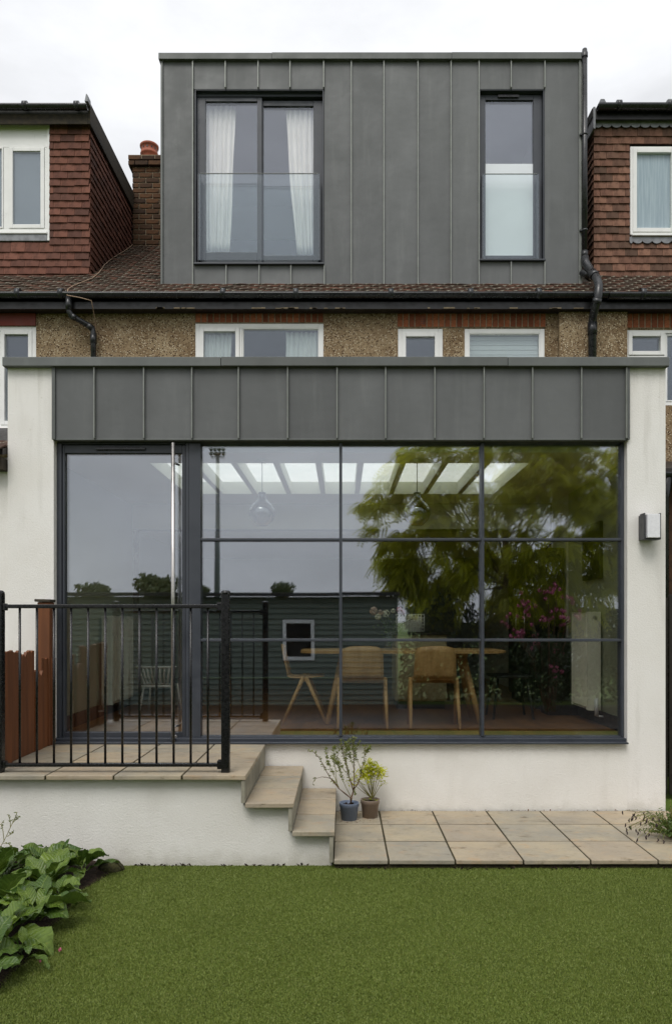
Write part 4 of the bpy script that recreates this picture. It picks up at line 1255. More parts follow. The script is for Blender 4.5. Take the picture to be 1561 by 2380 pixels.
for px in (1388, 1542):
    m = MB(); m.prism([(nx(px) - .05, 8.47), (nx(px) + .06, 8.47), (nx(px) + .03, 8.53), (nx(px) - .02, 8.53)], 'y', YN - .18, YN + .1); m.obj('clip', MAT['lead'], nr)

# aerial cable lying over the tiles and down the wall
def roofpt(px, py):
    y = 10.0
    for _ in range(40):
        z = Z_(py, y)
        y += ((z - roof_z(y)) / SL) * 0.6 if abs(z - roof_z(y)) > 1e-4 else 0
        y = min(max(y, 9.1), 12.2)
    return Vector((X_(px, y), y, roof_z(y) + .045))
path = [roofpt(px, py) for px, py in ((311, 571), (300, 582), (285, 592), (262, 606), (243, 622), (231, 640), (215, 654), (190, 664), (170, 672), (158, 680))]
path += [W_(156, 686, 9.02), W_(185, 691, 9.0), W_(212, 698, 9.0), W_(216, 716, 9.06), W_(221, 745, 9.26), W_(222, 780, 9.27), W_(223, 830, 9.27)]
o = MB().tube(path, 0.006, 6).obj('aerial_cable', MAT['cable'])
tag(o, 'thin brown cable trailing over the left roof tiles and down the pebbledash', 'cable')

# neighbours' single-storey bits seen past the extension
nlx = thing('lean_to', 'neighbour low white lean-to with dark tiled eaves at the left edge', 'lean-to', (-3.3, 6.6, 0.0))
m = MB(); m.box(-4.6, XL - .004, YW + .03, 9.2, -.05, 3.02); m.obj('wall', MAT['render'], nlx)
m = MB(); m.prism([(YW - .08, 3.02), (YW - .08, 3.07), (9.2, 4.02), (9.2, 3.9)], 'x', -4.6, XL - .006); m.obj('roof', MAT['dark_wood'], nlx)
xx = -4.5
for r_ in range(4):
    for i in range(10):
        y = YW - .1 + r_ * .11
        piece('roof_tile', random.choice(T_RF), nlx, (XL - .09 - i * .166, y + .09, 3.1 + r_ * .038 + .02), (-R(66), 0, 0))
gutter(nlx, -4.6, XL - .02, YW - .14, 3.06, .05)
m = MB(); m.cbox(-4.6, XL - .01, YW - .09, YW + .028, 2.9, 3.0, .004); m.obj('eaves_board', MAT['old_wood'], nlx)

nrx = thing('lean_to', 'dark tiled lean-to with black pipe in the gap right of the white pier', 'lean-to', (3.3, 8.0, 0.0))
m = MB(); m.box(XR + .35, 5.5, 8.05, 9.25, -.05, 3.2); m.obj('wall', MAT['brick_old'], nrx)
m = MB(); m.prism([(7.9, 3.2), (7.9, 3.26), (9.25, 3.62), (9.25, 3.5)], 'x', XR + .1, 5.5); m.obj('roof', MAT['dark_wood'], nrx)
gutter(nrx, XR + .05, 5.5, 7.85, 3.2, .06)
m = MB(); m.tube([(X_(1557, 7.8), 7.85, 3.2), (X_(1557, 7.8), 7.95, 2.95), (X_(1557, 7.8), 7.95, 0)], .05, 12); m.obj('downpipe', MAT['black_plastic'], nrx)
fr = thing('timber_fence', 'dark brown board fence in the gap beside the white pier', 'fence', (3.4, 7.0, 0.0))
for i in range(12):
    m = MB(); m.cbox(XR + .05 + i * .15, XR + .19 + i * .15, 7.0 + .01 * (i % 2), 7.02 + .01 * (i % 2), .02, 1.88 + random.uniform(-.03, .03), .004); m.obj('board', MAT['dark_wood'], fr)

# ================================================================== RAILING
YR = 5.07
rail = thing('steel_railing', 'black steel railing with round-capped posts on the terrace edge', 'railing', (-1.55, YR, ZT))
def rx(px): return X_(px, YR)
def rz(py): return Z_(py, YR)
for px in (-1.5, 524.5):
    m = MB(); m.cbox(rx(px) - .0275, rx(px) + .0275, YR - .0275, YR + .0275, ZT + .001, rz(1379), .004); po = m.obj('post', MAT['black'], rail)
    m = MB(); m.lathe([(0.0, .016), (.012, .0155), (.024, .012), (.032, .004), (.034, -.008), (.03, -.012), (.0, -.012)], (rx(px), YR, rz(1376) - .004), 18); m.obj('cap', MAT['black'], po)
    for py in (1411, 1777):
        s = 1 if px < 100 else -1
        m = MB(); m.cbox(rx(px) + s * .0285, rx(px) + s * .05, YR - .022, YR + .022, rz(py) - .024, rz(py) + .024, .005); m.obj('bracket', MAT['black'], po)
for a, b in ((1405, 1414), (1774, 1782)):
    m = MB(); m.cbox(rx(8), rx(514.5), YR - .019, YR + .019, rz(b), rz(a), .005); m.obj('rail', MAT['black'], rail)
for k in range(12):
    px = 46 + k * 39.72
    m = MB(); m.tube([(rx(px), YR, rz(1774) - .002), (rx(px), YR, rz(1414) + .002)], .0082, 10); m.obj('baluster', MAT['black'], rail)

# ================================================================== TIMBER FENCE (left of the terrace)
fl = thing('timber_fence', 'broken red-brown board fence with a tall post beside the terrace', 'fence', (-2.43, 5.8, ZT))
def fence_board(y0, y1, ztop, jag, x=-2.42):
    m = MB()
    n = 5
    top = [(y0 + (y1 - y0) * i / n, ztop + (random.uniform(-jag, jag) if 0 < i < n else random.uniform(-jag, jag) * .6)) for i in range(n + 1)]
    poly = [(y0, ZT + .002), (y1, ZT + .002)] + top[::-1]
    m.prism(poly, 'x', x - .012, x + .01)
    return m.obj('board', MAT['fence'], fl)
yy = 5.12
tops = {0: 1.44, 1: 1.43, 2: 1.42, 3: 1.40, 4: 1.41, 5: 1.25}
k = 0
while yy < 6.2:
    w = random.uniform(.13, .155)
    fence_board(yy + .004, min(yy + w, 6.24), tops.get(k, 1.36) - (.0 if k < 5 else .02), .012 + .02 * (k in (3, 5)), -2.42 + .008 * (k % 2) + .02 * random.random())
    yy += w + .006
    k += 1
m = MB(); m.cbox(-2.50, -2.395, 6.14, 6.235, ZT + .002, 1.80, .008, 2, .002); po = m.obj('post', MAT['fence'], fl)
m = MB(); m.cbox(-2.515, -2.385, 6.125, 6.25, 1.801, 1.825, .005, 2, .003); m.obj('post_cap', MAT['old_wood'], po)
m = MB(); m.cbox(-2.475, -2.436, 5.1, 6.13, 1.0, 1.07, .004); m.obj('rail', MAT['fence'], fl)

# ================================================================== WALL LIGHT
YL = YW
wlt = thing('wall_light', 'dark grey wall lamp with white diffuser on the right white pier', 'wall lamp', (X_(1505, 6.2), 6.2, Z_(1225, 6.2)))
lx = lambda px: X_(px, 6.19)
lz = lambda py: Z_(py, 6.19)
m = MB(); m.cbox(lx(1492), lx(1527), 6.225, YW + .001, lz(1254), lz(1196), .003); m.obj('back_plate', MAT['lamp_dark'], wlt)
m = MB(); m.cbox(lx(1490), lx(1493.5), 6.14, 6.2245, lz(1255), lz(1194), .002); m.obj('side_fin', MAT['lamp_dark'], wlt)
m = MB(); m.cbox(lx(1527.5), lx(1531), 6.15, 6.2245, lz(1255), lz(1194), .002); m.obj('side_fin', MAT['lamp_dark'], wlt)
m = MB(); m.cbox(lx(1494), lx(1527), 6.15, 6.2245, lz(1255.5), lz(1252), .002); m.obj('base', MAT['lamp_dark'], wlt)
m = MB(); m.cbox(lx(1496), lx(1525.5), 6.12, 6.224, lz(1251.5), lz(1197), .004)
m.obj('diffuser', MAT['lamp_white'], wlt)

# ================================================================== INSIDE THE ROOM
def make_chair(name, label, loc, rot, group):
    t = thing(name, label, 'chair', (0, 0, 0), group)
    # shell profile in side view (y: 0 = middle of the legs, back towards -y)
    prof = [(-.245, .79), (-.238, .73), (-.222, .65), (-.205, .57), (-.192, .52), (-.172, .478), (-.14, .462), (-.08, .458), (-.02, .462), (0, .452), (.02, .460), (.10, .468), (.19, .474)]
    half = [.165, .19, .195, .198, .2, .2, .202, .205, .208, .21, .21, .21, .19]
    n = 9
    vs, fs = [], []
    for (y, z), hw in zip(prof, half):
        for i in range(n):
            u = -1 + 2 * i / (n - 1)
            curve = .022 * (u * u) * (1 if z > .5 else 0)
            vs.append((u * hw, y + curve, z - (0.018 * u ** 4 if z > .78 else 0)))
    for i in range(len(prof) - 1):
        for j in range(n - 1):
            q = i * n + j
            fs.append([q, q + 1, q + n + 1, q + n])
    split = 5
    mbk = MB(); mbk.add(vs[:(split + 1) * n], fs[:split * (n - 1)], True)
    b = mbk.obj('backrest', MAT['oak'], t); sm = b.modifiers.new('s', 'SOLIDIFY'); sm.thickness = .011; sm.offset = 0
    mst = MB(); mst.add(vs[split * n:], [[v - split * n for v in f] for f in fs[split * (n - 1):]], True)
    s = mst.obj('seat', MAT['oak'], t); sm = s.modifiers.new('s', 'SOLIDIFY'); sm.thickness = .011; sm.offset = 0
    for sx in (-1, 1):
        for sy in (-1, 1):
            m = MB(); m.tube([(sx * .222, sy * .012, .47), (sx * .226, sy * .11, .25), (sx * .232, sy * .218, 0)], [.021, .019, .0145], 10)
            m.obj('leg', MAT['oak'], t)
    m = MB(); m.cbox(-.225, .225, -.022, .022, .425, .452, .006); m.obj('cross_bar', MAT['oak'], t)
    for c in t.children: c.matrix_parent_inverse = Matrix()
    t.location = loc; t.rotation_euler = (0, 0, rot)
    return t
CG = 'oak plywood dining chairs'
make_chair('dining_chair', 'oak plywood chair seen from behind, just right of the left mullion', (.193, 7.28, ZFL), 0, CG)
make_chair('dining_chair', 'oak plywood chair seen from behind at the middle of the table', (.885, 7.28, ZFL), R(-2), CG)
make_chair('dining_chair', 'oak plywood chair in side view at the left end of the table', (-.375, 7.68, ZFL), R(-90), CG)

tb = thing('dining_table', 'long oak dining table with slanted legs behind the window', 'table', (.61, 7.7, ZFL))
m = MB()
poly = []
for k in range(40):
    a = 2 * math.pi * k / 40
    ca, sa = math.cos(a), math.sin(a)
    e = 5.0
    poly.append((.61 + 1.03 * math.copysign(abs(ca) ** (2 / e), ca), 7.7 + .43 * math.copysign(abs(sa) ** (2 / e), sa)))
m.prism(poly, 'z', 1.328, 1.352); m.obj('tabletop', MAT['oak'], tb)
for sx in (-1, 1):
    for sy in (-1, 1):
        m = MB(); m.tube([(.61 + sx * .60, 7.7 + sy * .12, 1.33), (.61 + sx * .76, 7.7 + sy * .26, ZFL)], [.036, .026], 12); m.obj('leg', MAT['oak'], tb)
    m = MB(); m.cbox(.61 + sx * .60 - .035, .61 + sx * .60 + .035, 7.45, 7.95, 1.29, 1.327, .005); m.obj('cross_bar', MAT['oak'], tb)

# vase of flowers on the table
vz = 1.352
vc = (X_(905, 7.65), 7.65, vz)
va = thing('flower_vase', 'glass vase of pale pink and white flowers on the dining table', 'vase', vc)
m = MB(); m.lathe([(0, .004), (.04, .004), (.048, .03), (.046, .12), (.036, .16), (.04, .18), (.037, .18), (.033, .16), (.043, .12), (.044, .03), (0, .012)], vc, 16); m.obj('vase', MAT['glass_clear'], va)
def blossom(m, c, r, n=16, seed=0):
    rr = random.Random(seed)
    for _ in range(n):
        d = Vector((rr.gauss(0, 1), rr.gauss(0, 1), rr.gauss(0, 1))).normalized()
        u = d.cross(Vector((rr.random(), rr.random(), rr.random()))).normalized(); w = d.cross(u)
        p0 = Vector(c) + d * r * .55
        m.add([p0 - u * r * .5, p0 + w * r * .35 + d * r * .25, p0 + u * r * .5, p0 - w * r * .35 + d * r * .2], [(0, 1, 2, 3)], True)
fl_px = [(868, 1420, .055, 'pale_petal'), (884, 1424, .04, 'pale_petal'), (897, 1426, .05, 'white_petal'), (913, 1420, .03, 'white_petal'), (878, 1434, .04, 'white_petal'), (928, 1418, .045, 'pink'), (936, 1424, .035, 'pink'), (953, 1434, .045, 'white_petal'), (964, 1436, .035, 'white_petal')]
for i, (px, py, r_, mt) in enumerate(fl_px):
    yv = 7.65 + random.uniform(-.08, .08)
    c = W_(px, py, yv)
    m = MB(); m.tube([(vc[0] + random.uniform(-.02, .02), 7.65, vz + .03), Vector((vc[0], 7.65, vz + .2)) * .6 + c * .4, c], .003, 5); st = m.obj('stem', MAT['weed'], va)
    m = MB(); blossom(m, c, r_, 22, i); m.obj('blossom', MAT[mt], st)
m = MB()
for _ in range(40):
    c = Vector((vc[0] + random.uniform(-.16, .14), 7.65 + random.uniform(-.1, .1), vz + random.uniform(.12, .33)))
    d = Vector((random.uniform(-1, 1), random.uniform(-1, 1), random.uniform(-.3, .8))).normalized() * .07
    w = d.cross(Vector((0, 0, 1))).normalized() * .014
    m.add([c, c + d * .5 + w, c + d, c + d * .5 - w], [(0, 1, 2, 3)], True)
m.obj('foliage', MAT['weed'], va)

# pendants
def pendant(px, label):
    Yp = 6.76
    x = X_(px, Yp)
    zb = Z_(1222, Yp)
    t = thing('pendant_lamp', label, 'pendant lamp', (x, Yp, ZC), 'glass pendant lamps')
    m = MB(); m.lathe([(.0, 0), (.05, .002), (.062, .012), (.1, .05), (.121, .1), (.118, .14), (.09, .19), (.05, .225), (.034, .255), (.03, .29), (.031, .30)], (x, Yp, zb), 28); m.obj('glass_shade', MAT['amber'], t)
    m = MB(); m.lathe([(0, .30), (.032, .30), (.034, .29), (.02, .25), (.018, .22), (0, .22)], (x, Yp, zb), 16); m.obj('lamp_holder', MAT['lamp_dark'], t)
    m = MB(); m.tube([(x, Yp, zb + .3), (x, Yp, ZC - .02)], .0035, 6); m.obj('cord', MAT['black_paint'], t)
    m = MB(); m.lathe([(.055, 0), (.055, -.02), (0, -.022)], (x, Yp, ZC - .001), 18); m.obj('ceiling_rose', MAT['plaster'], t)
    m = MB(); m.lathe([(0, .06), (.02, .065), (.03, .09), (.028, .12), (.014, .16), (.013, .22)], (x, Yp, zb), 14); m.obj('bulb', MAT['glass_clear'], t)
pendant(609, 'glass teardrop pendant lamp hanging behind the upper left window pane')
pendant(969, 'smoky glass teardrop pendant hanging behind the upper middle window pane')

# radiators on the side walls
def radiator(label, xw, side, y0, y1, z0, z1):
    """side +1: faces +X, wall at xw"""
    t = thing('radiator', label, 'radiator', (xw, (y0 + y1) / 2, z0), 'ribbed white radiators')
    d = .10
    xa, xb = (xw + .03, xw + .03 + d)
    f = lambda v: xw + side * v
    m = MB(); m.cbox(f(.03), f(.12), y0, y1, z0, z1, .008)
    m.obj('body', MAT['radiator'], t)
    n = int((y1 - y0 - .06) / .05)
    for i in range(n):
        yc = y0 + .04 + i * .05
        q = MB(); q.cbox(f(.1205), f(.145), yc, yc + .026, z0 + .03, z1 - .03, .005); q.obj('rib', MAT['radiator'], t)
    m = MB(); m.cbox(f(.1205), f(.15), y0 - .004, y0 + .03, z0 + .002, z1 + .004, .004); m.obj('side_panel', MAT['radiator'], t)
    m = MB(); m.tube([(f(.08), y0 - .004, z1 - .05), (f(.08), y0 - .012, z1 - .05)], .02, 12); m.obj('air_valve', MAT['steel'], t)
    m = MB(); m.tube([(f(.08), y0 - .01, z0 + .03), (f(.08), y0 - .05, z0 + .03)], .014, 10); m.tube([(f(.08), y0 - .05, z0 - .05), (f(.08), y0 - .05, z0 + .12)], .02, 12); m.tube([(f(.08), y0 - .05, z0 - .05), (f(0), y0 - .055, z0 - .06)], .009, 8)
    m.obj('valve', MAT['lamp_white'], t)
radiator('ribbed white radiator on the wall behind the glass door', -2.6, 1, 8.0, 8.9, .745, 1.70)
radiator('ribbed white radiator on the right wall behind the grid window', 2.58, -1, 7.42, 8.02, .763, 1.73)

# pictures, cabinet, island, other chairs
m = MB(); m.cbox(2.545, 2.578, 7.41, 7.96, 2.07, 2.64, .004)
o = tag(m.obj('wall_picture', MAT['black_paint']), 'black framed picture high on the right wall above the radiator', 'picture')
bc = thing('tall_cabinet', 'tall dark cabinet standing past the end of the right wall', 'cabinet', (2.4, 9.3, ZFL))
m = MB(); m.cbox(2.24, 2.575, 8.7, 10.05, ZFL + .08, 2.5, .006); m.obj('body', MAT['dark_wood'], bc)
for i in range(3):
    m = MB(); m.cbox(2.222, 2.2395, 8.71 + i * .445, 9.145 + i * .445, ZFL + .1, 2.48, .004); d = m.obj('door', MAT['dark_wood'], bc)
    m = MB(); m.tube([(2.21, 9.1 + i * .445, 1.5), (2.21, 9.1 + i * .445, 1.75)], .007, 8); m.obj('handle', MAT['steel'], d)
m = MB(); m.cbox(2.26, 2.57, 8.75, 10.0, ZFL, ZFL + .079, .004); m.obj('plinth', MAT['black_paint'], bc)
isl = thing('kitchen_island', 'cream kitchen island behind the dining table', 'kitchen unit', (1.0, 9.0, ZFL))
m = MB(); m.cbox(.62, 1.22, 8.75, 9.35, ZFL + .09, 1.48, .004); m.obj('carcass', MAT['cream'], isl)
for i in range(2):
    m = MB(); m.cbox(.63 + i * .295, .915 + i * .295, 8.73, 8.749, ZFL + .11, 1.46, .004); d = m.obj('door', MAT['cream'], isl)
    m = MB(); m.tube([(.68 + i * .295, 8.715, 1.15), (.68 + i * .295, 8.715, 1.35)], .006, 8); m.obj('handle', MAT['steel'], d)
m = MB(); m.cbox(.58, 1.26, 8.7, 9.4, 1.481, 1.515, .005); m.obj('worktop', MAT['dark_wood'], isl)
m = MB(); m.cbox(.64, 1.2, 8.78, 9.33, ZFL, ZFL + .089, .003); m.obj('plinth', MAT['black_paint'], isl)
bk = thing('wire_basket', 'white woven basket on the kitchen island', 'basket', (.83, 9.0, 1.515))
bx0, bx1, by0, by1, bz0, bz1 = X_(921, 8.9), X_(985, 8.9), 8.9, 9.1, 1.517, 1.73
for i in range(6):
    z = bz0 + .012 + i * (bz1 - bz0 - .02) / 5
    m = MB(); m.tube([(bx0, by0, z), (bx1, by0, z), (bx1, by1, z), (bx0, by1, z), (bx0, by0, z)], .006, 6); m.obj('hoop', MAT['upvc'], bk)
for i in range(10):
    x = bx0 + (bx1 - bx0) * i / 9
    m = MB(); m.tube([(x, by0 - .008, bz0), (x, by0 - .008, bz1)], .007, 6); m.obj('stake', MAT['upvc'], bk)
m = MB(); m.box(bx0, bx1, by0, by1, bz0 + .001, bz0 + .008); m.box(bx0 + .02, bx1 - .02, by0 + .03, by1 - .02, bz0 + .01, bz1 - .03); m.obj('linen', MAT['curtain'], bk)

wc = thing('slatted_chair', 'white slatted chair standing inside the glass door', 'chair', (X_(368, 8.3), 8.3, ZFL))
c0 = Vector((X_(366, 8.3), 8.3, ZFL))
for i in range(9):
    u = -.17 + i * .0425
    m = MB(); m.tube([c0 + Vector((u * 1.15, -.05 - .04 * math.cos(u * 8), .52)), c0 + Vector((u, -.02 - .05 * math.cos(u * 8), .42)), c0 + Vector((u * .85, .02, .32)), c0 + Vector((u * .8, .3, .30))], .011, 6); m.obj('slat', MAT['upvc'], wc)
for z, k in ((.52, 1.15), (.31, .85)):
    m = MB(); m.tube([c0 + Vector((u * k, -.05 - .04 * math.cos(u * 8), z)) for u in (-.19, -.1, 0, .1, .19)], .013, 8); m.obj('rail', MAT['upvc'], wc)
for sx in (-1, 1):
    for yy in (0, .3):
        m = MB(); m.tube([c0 + Vector((sx * .15, yy, .31)), c0 + Vector((sx * .19, yy + (.05 if yy else -.05), 0))], .012, 8); m.obj('leg', MAT['upvc'], wc)

bcx = thing('spindle_chair', 'black spindle-back chair at the right end of the table', 'chair', (X_(1190, 8.0), 8.0, ZFL))
c0 = Vector((X_(1183, 8.0), 8.0, ZFL))
m = MB(); m.cbox(c0.x - .21, c0.x + .2, 7.79, 8.21, ZFL + .43, ZFL + .46, .012); m.obj('seat', MAT['black_paint'], bcx)
for i in range(7):
    yv = 7.83 + i * .057
    m = MB(); m.tube([(c0.x + .17, yv, ZFL + .46), (c0.x + .26, 8 + (yv - 8) * 1.1, ZFL + .84)], .008, 7); m.obj('spindle', MAT['black_paint'], bcx)
m = MB(); m.tube([(c0.x + .25, 7.78, ZFL + .84), (c0.x + .275, 8.0, ZFL + .855), (c0.x + .25, 8.22, ZFL + .84)], .018, 8); m.obj('crest_rail', MAT['black_paint'], bcx)
for sx in (-1, 1):
    for sy in (-1, 1):
        m = MB(); m.tube([(c0.x + sx * .15, 8 + sy * .15, ZFL + .43), (c0.x + sx * .21, 8 + sy * .2, ZFL)], .014, 8); m.obj('leg', MAT['black_paint'], bcx)

# small plant on the sill of the far room
sp_ = thing('house_plant', 'dark leafy house plant in a black pot beside the right radiator', 'plant', (X_(1300, 8.3), 8.3, ZFL))
c0 = Vector((X_(1302, 8.3), 8.3, ZFL))
m = MB(); m.cbox(c0.x - .18, c0.x + .16, 8.15, 8.45, ZFL, 1.46, .006); m.obj('stand', MAT['dark_wood'], sp_)
m = MB(); m.lathe([(0, 0), (.05, 0), (.065, .12), (.07, .13), (.06, .13), (0, .11)], (c0.x, 8.3, 1.461), 14); m.obj('pot', MAT['black_paint'], sp_)
m = MB()
for _ in range(60):
    a = random.uniform(0, 6.28); l = random.uniform(.08, .2); e = random.uniform(.3, 1.4)
    d = Vector((math.cos(a) * math.cos(e), math.sin(a) * math.cos(e), math.sin(e))) * l
    w = d.cross(Vector((0, 0, 1))).normalized() * .012
    p0 = Vector((c0.x, 8.3, 1.57))
    m.add([p0, p0 + d * .5 + w, p0 + d, p0 + d * .5 - w], [(0, 1, 2, 3)], True)
m.obj('foliage', MAT['hedge_leaf'], sp_)

# ================================================================== POTTED PLANTS
def pot_thing(name, label, c, rim, h, mat):
    t = thing(name, label, 'potted plant', c)
    r0 = rim * .78
    m = MB(); m.lathe([(0, 0), (r0, 0), (rim * .93, h * .78), (rim * .99, h * .79), (rim, h * .97), (rim * 1.02, h), (rim * .97, h), (rim * .93, h * .9), (rim * .9, h * .8), (0, h * .8)], c, 28)
    m.obj('pot', mat, t)
    m = MB()
    for k in range(30):
        a, rr = random.uniform(0, 6.28), random.uniform(0, rim * .8)
        m.cbox(c[0] + rr * math.cos(a) - .008, c[0] + rr * math.cos(a) + .008, c[1] + rr * math.sin(a) - .008, c[1] + rr * math.sin(a) + .008, c[2] + h * .8 - .004, c[2] + h * .8 + random.uniform(.004, .014), .003, 1)
    m.lathe([(0, h * .81), (rim * .91, h * .81)], c, 20)
    m.obj('soil', MAT['soil'], t)
    return t
def cpt(x, y, Y):     # point from the close-up crop of the pots
    return W_(699.3 + .16 * x, 1685.9 + .16 * y, Y)
def leaves_along(m, pts, n, ln, wd, t0=.25, droop=0.0, seed=0):
    rr = random.Random(seed)
    pts = [Vector(p) for p in pts]
    seg = [(b - a).length for a, b in zip(pts, pts[1:])]
    tot = sum(seg)
    for _ in range(n):
        s = tot * (t0 + (1 - t0) * rr.random())
        i = 0
        while i < len(seg) - 1 and s > seg[i]: s -= seg[i]; i += 1
        p = pts[i].lerp(pts[i + 1], min(1, s / max(seg[i], 1e-6)))
        d = Vector((rr.gauss(0, 1), rr.gauss(0, .8), rr.gauss(.35 - droop, .6))).normalized() * ln * rr.uniform(.5, 1.2)
        w = d.cross(Vector((rr.gauss(0, 1), rr.gauss(0, 1), rr.gauss(0, 1)))).normalized() * wd
        m.add([p, p + d * .45 + w, p + d, p + d * .45 - w], [(0, 1, 2, 3)], True)

c1 = (X_(811, 5.98), 5.98, ZP)
p1 = pot_thing('potted_shrub', 'tall twiggy shrub in a blue plastic pot beside the steps', c1, .079, .137, MAT['blue_pot'])
paths = [
    ([(722, 1140), (720, 1060), (650, 1000), (560, 930), (490, 850), (420, 760), (350, 640), (290, 520), (230, 430), (170, 380), (120, 370), (90, 395)], 0.0),
    ([(722, 1140), (715, 1055), (640, 1000), (550, 920), (500, 840), (440, 780), (370, 757), (300, 752), (230, 770), (180, 810), (165, 860)], .03),
    ([(550, 920), (500, 780), (430, 640), (380, 500), (365, 390), (360, 330)], .02),
    ([(530, 900), (510, 760), (495, 620), (480, 480), (470, 380), (500, 290)], -.02),
    ([(722, 1140), (735, 1040), (760, 960), (730, 850), (690, 720), (650, 560), (610, 420), (580, 300), (570, 220)], .02),
    ([(760, 960), (775, 850), (770, 700), (770, 540), (760, 400), (750, 280), (770, 170)], -.03),
    ([(765, 930), (820, 860), (870, 720), (900, 570), (925, 440), (930, 280)], .0),
    ([(722, 1040), (650, 900), (590, 760), (540, 600), (520, 460), (560, 330)], .05),
    ([(700, 760), (660, 560), (655, 420), (660, 300), (640, 240)], -.05),
    ([(770, 640), (720, 480), (690, 330), (700, 200)], .03),
    ([(880, 680), (830, 540), (780, 420), (800, 320), (850, 230)], .05),
    ([(925, 440), (970, 370), (1005, 315)], .03),
    ([(690, 720), (620, 650), (560, 560), (500, 500), (440, 470)], -.04),
    ([(760, 960), (790, 990), (790, 1020)], -.03),
]
twig = MB(); lf = MB(); gt = MB()
for i, (pp, dy) in enumerate(paths):
    k = len(pp)
    pts = [cpt(x, y, 5.98 + dy * (j / (k - 1))) for j, (x, y) in enumerate(pp)]
    main = i in (0, 1, 4, 5, 6)
    r0 = .0075 if i == 4 else .005 if main else .003
    (twig if main else gt).tube(pts, [max(.0011, r0 * (1 - .85 * j / (k - 1))) for j in range(k)], 6)
    dens = 60 if i not in (1, 13) else 14
    leaves_along(lf, pts, dens, .027, .005, .35, 0, i)
    if i in (2, 3, 4, 5, 9, 8, 7): leaves_along(lf, pts[-4:], 36, .028, .0042, .2, 0, i + 40)
twig.obj('stem', MAT['twig'], p1); gt.obj('side_stem', MAT['green_twig'], p1)
lf.obj('foliage', MAT['stem_leaf'], p1)

c2 = (X_(859.5, 6.06), 6.06, ZP)
p2 = pot_thing('potted_shrub', 'small lime green leafy shrub in a taupe plastic pot', c2, .078, .143, MAT['brown_pot'])
st = MB(); lf = MB()
tips = [(930, 640), (980, 560), (1040, 580), (1090, 620), (1140, 640), (1170, 720), (1010, 700), (1060, 720), (940, 720), (900, 690), (1000, 620), (1120, 700), (960, 790), (780, 720), (760, 780), (740, 840), (1180, 840), (830, 820)]
for i, (x, y) in enumerate(tips):
    dy = random.uniform(-.07, .06)
    b0 = cpt(1030 + random.uniform(-15, 15), 1060, 6.06)
    mid = cpt(1030 + (x - 1030) * .45, 1060 + (y - 1060) * .5 + 20, 6.06 + dy * .5)
    tip = cpt(x, y, 6.06 + dy)
    st.tube([b0, mid, tip], [.0034, .0024, .0012], 5)
    rr = random.Random(i)
    for _ in range(34 if i < 13 else 12):
        a, e = rr.uniform(0, 6.28), rr.uniform(-.35, .9)
        d = Vector((math.cos(a) * math.cos(e), math.sin(a) * math.cos(e), math.sin(e))) * rr.uniform(.035, .065)
        w = d.cross(Vector((0, 0, 1))).normalized() * .0065
        p0 = tip + Vector((rr.uniform(-.02, .02), rr.uniform(-.02, .02), rr.uniform(-.035, .03)))
        lf.add([p0, p0 + d * .4 + w, p0 + d * .8 + w * .5 + Vector((0, 0, -.004)), p0 + d + Vector((0, 0, -.01)), p0 + d * .8 - w * .5 + Vector((0, 0, -.004)), p0 + d * .4 - w], [(0, 1, 2, 3, 4, 5)], True)
st.obj('stem', MAT['green_twig'], p2)
lf.obj('foliage', MAT['lime_leaf'], p2)
dl_ = MB()
for _ in range(16):
    a = random.uniform(0, 6.28); p0 = Vector(c2) + Vector((math.cos(a) * .045, math.sin(a) * .045, .125)); d = Vector((math.cos(a + 1), math.sin(a + 1), .25)) * .045
    w = d.cross(Vector((0, 0, 1))).normalized() * .005
    dl_.add([p0, p0 + d * .5 + w, p0 + d, p0 + d * .5 - w], [(0, 1, 2, 3)], True)
dl_.obj('fallen_leaves', MAT['lime_leaf'], p2)
# litter round the pots and along the foot of the wall
lt = MB()
for _ in range(240):
    if random.random() < .55: x, y = random.gauss(.08, .10), random.uniform(5.86, 6.24)
    else: x, y = random.uniform(-.03, 2.6), YW - abs(random.gauss(0, .02)) - .004
    if x < -.03 or y > YW - .004: continue
    p0 = Vector((x, y, ZP + .002)); a = random.uniform(0, 6.28); l = random.uniform(.006, .022)
    d = Vector((math.cos(a), math.sin(a), random.uniform(0, .5))) * l; w = Vector((-math.sin(a), math.cos(a), random.uniform(0, .4))) * l * random.uniform(.15, .4)
    lt.add([p0, p0 + d * .5 + w, p0 + d, p0 + d * .5 - w + Vector((0, 0, .002))], [(0, 1, 2, 3)])
tag(lt.obj('leaf_litter', MAT['debris']), 'dead leaf scraps scattered on the paving at the wall foot', 'litter', kind='stuff')

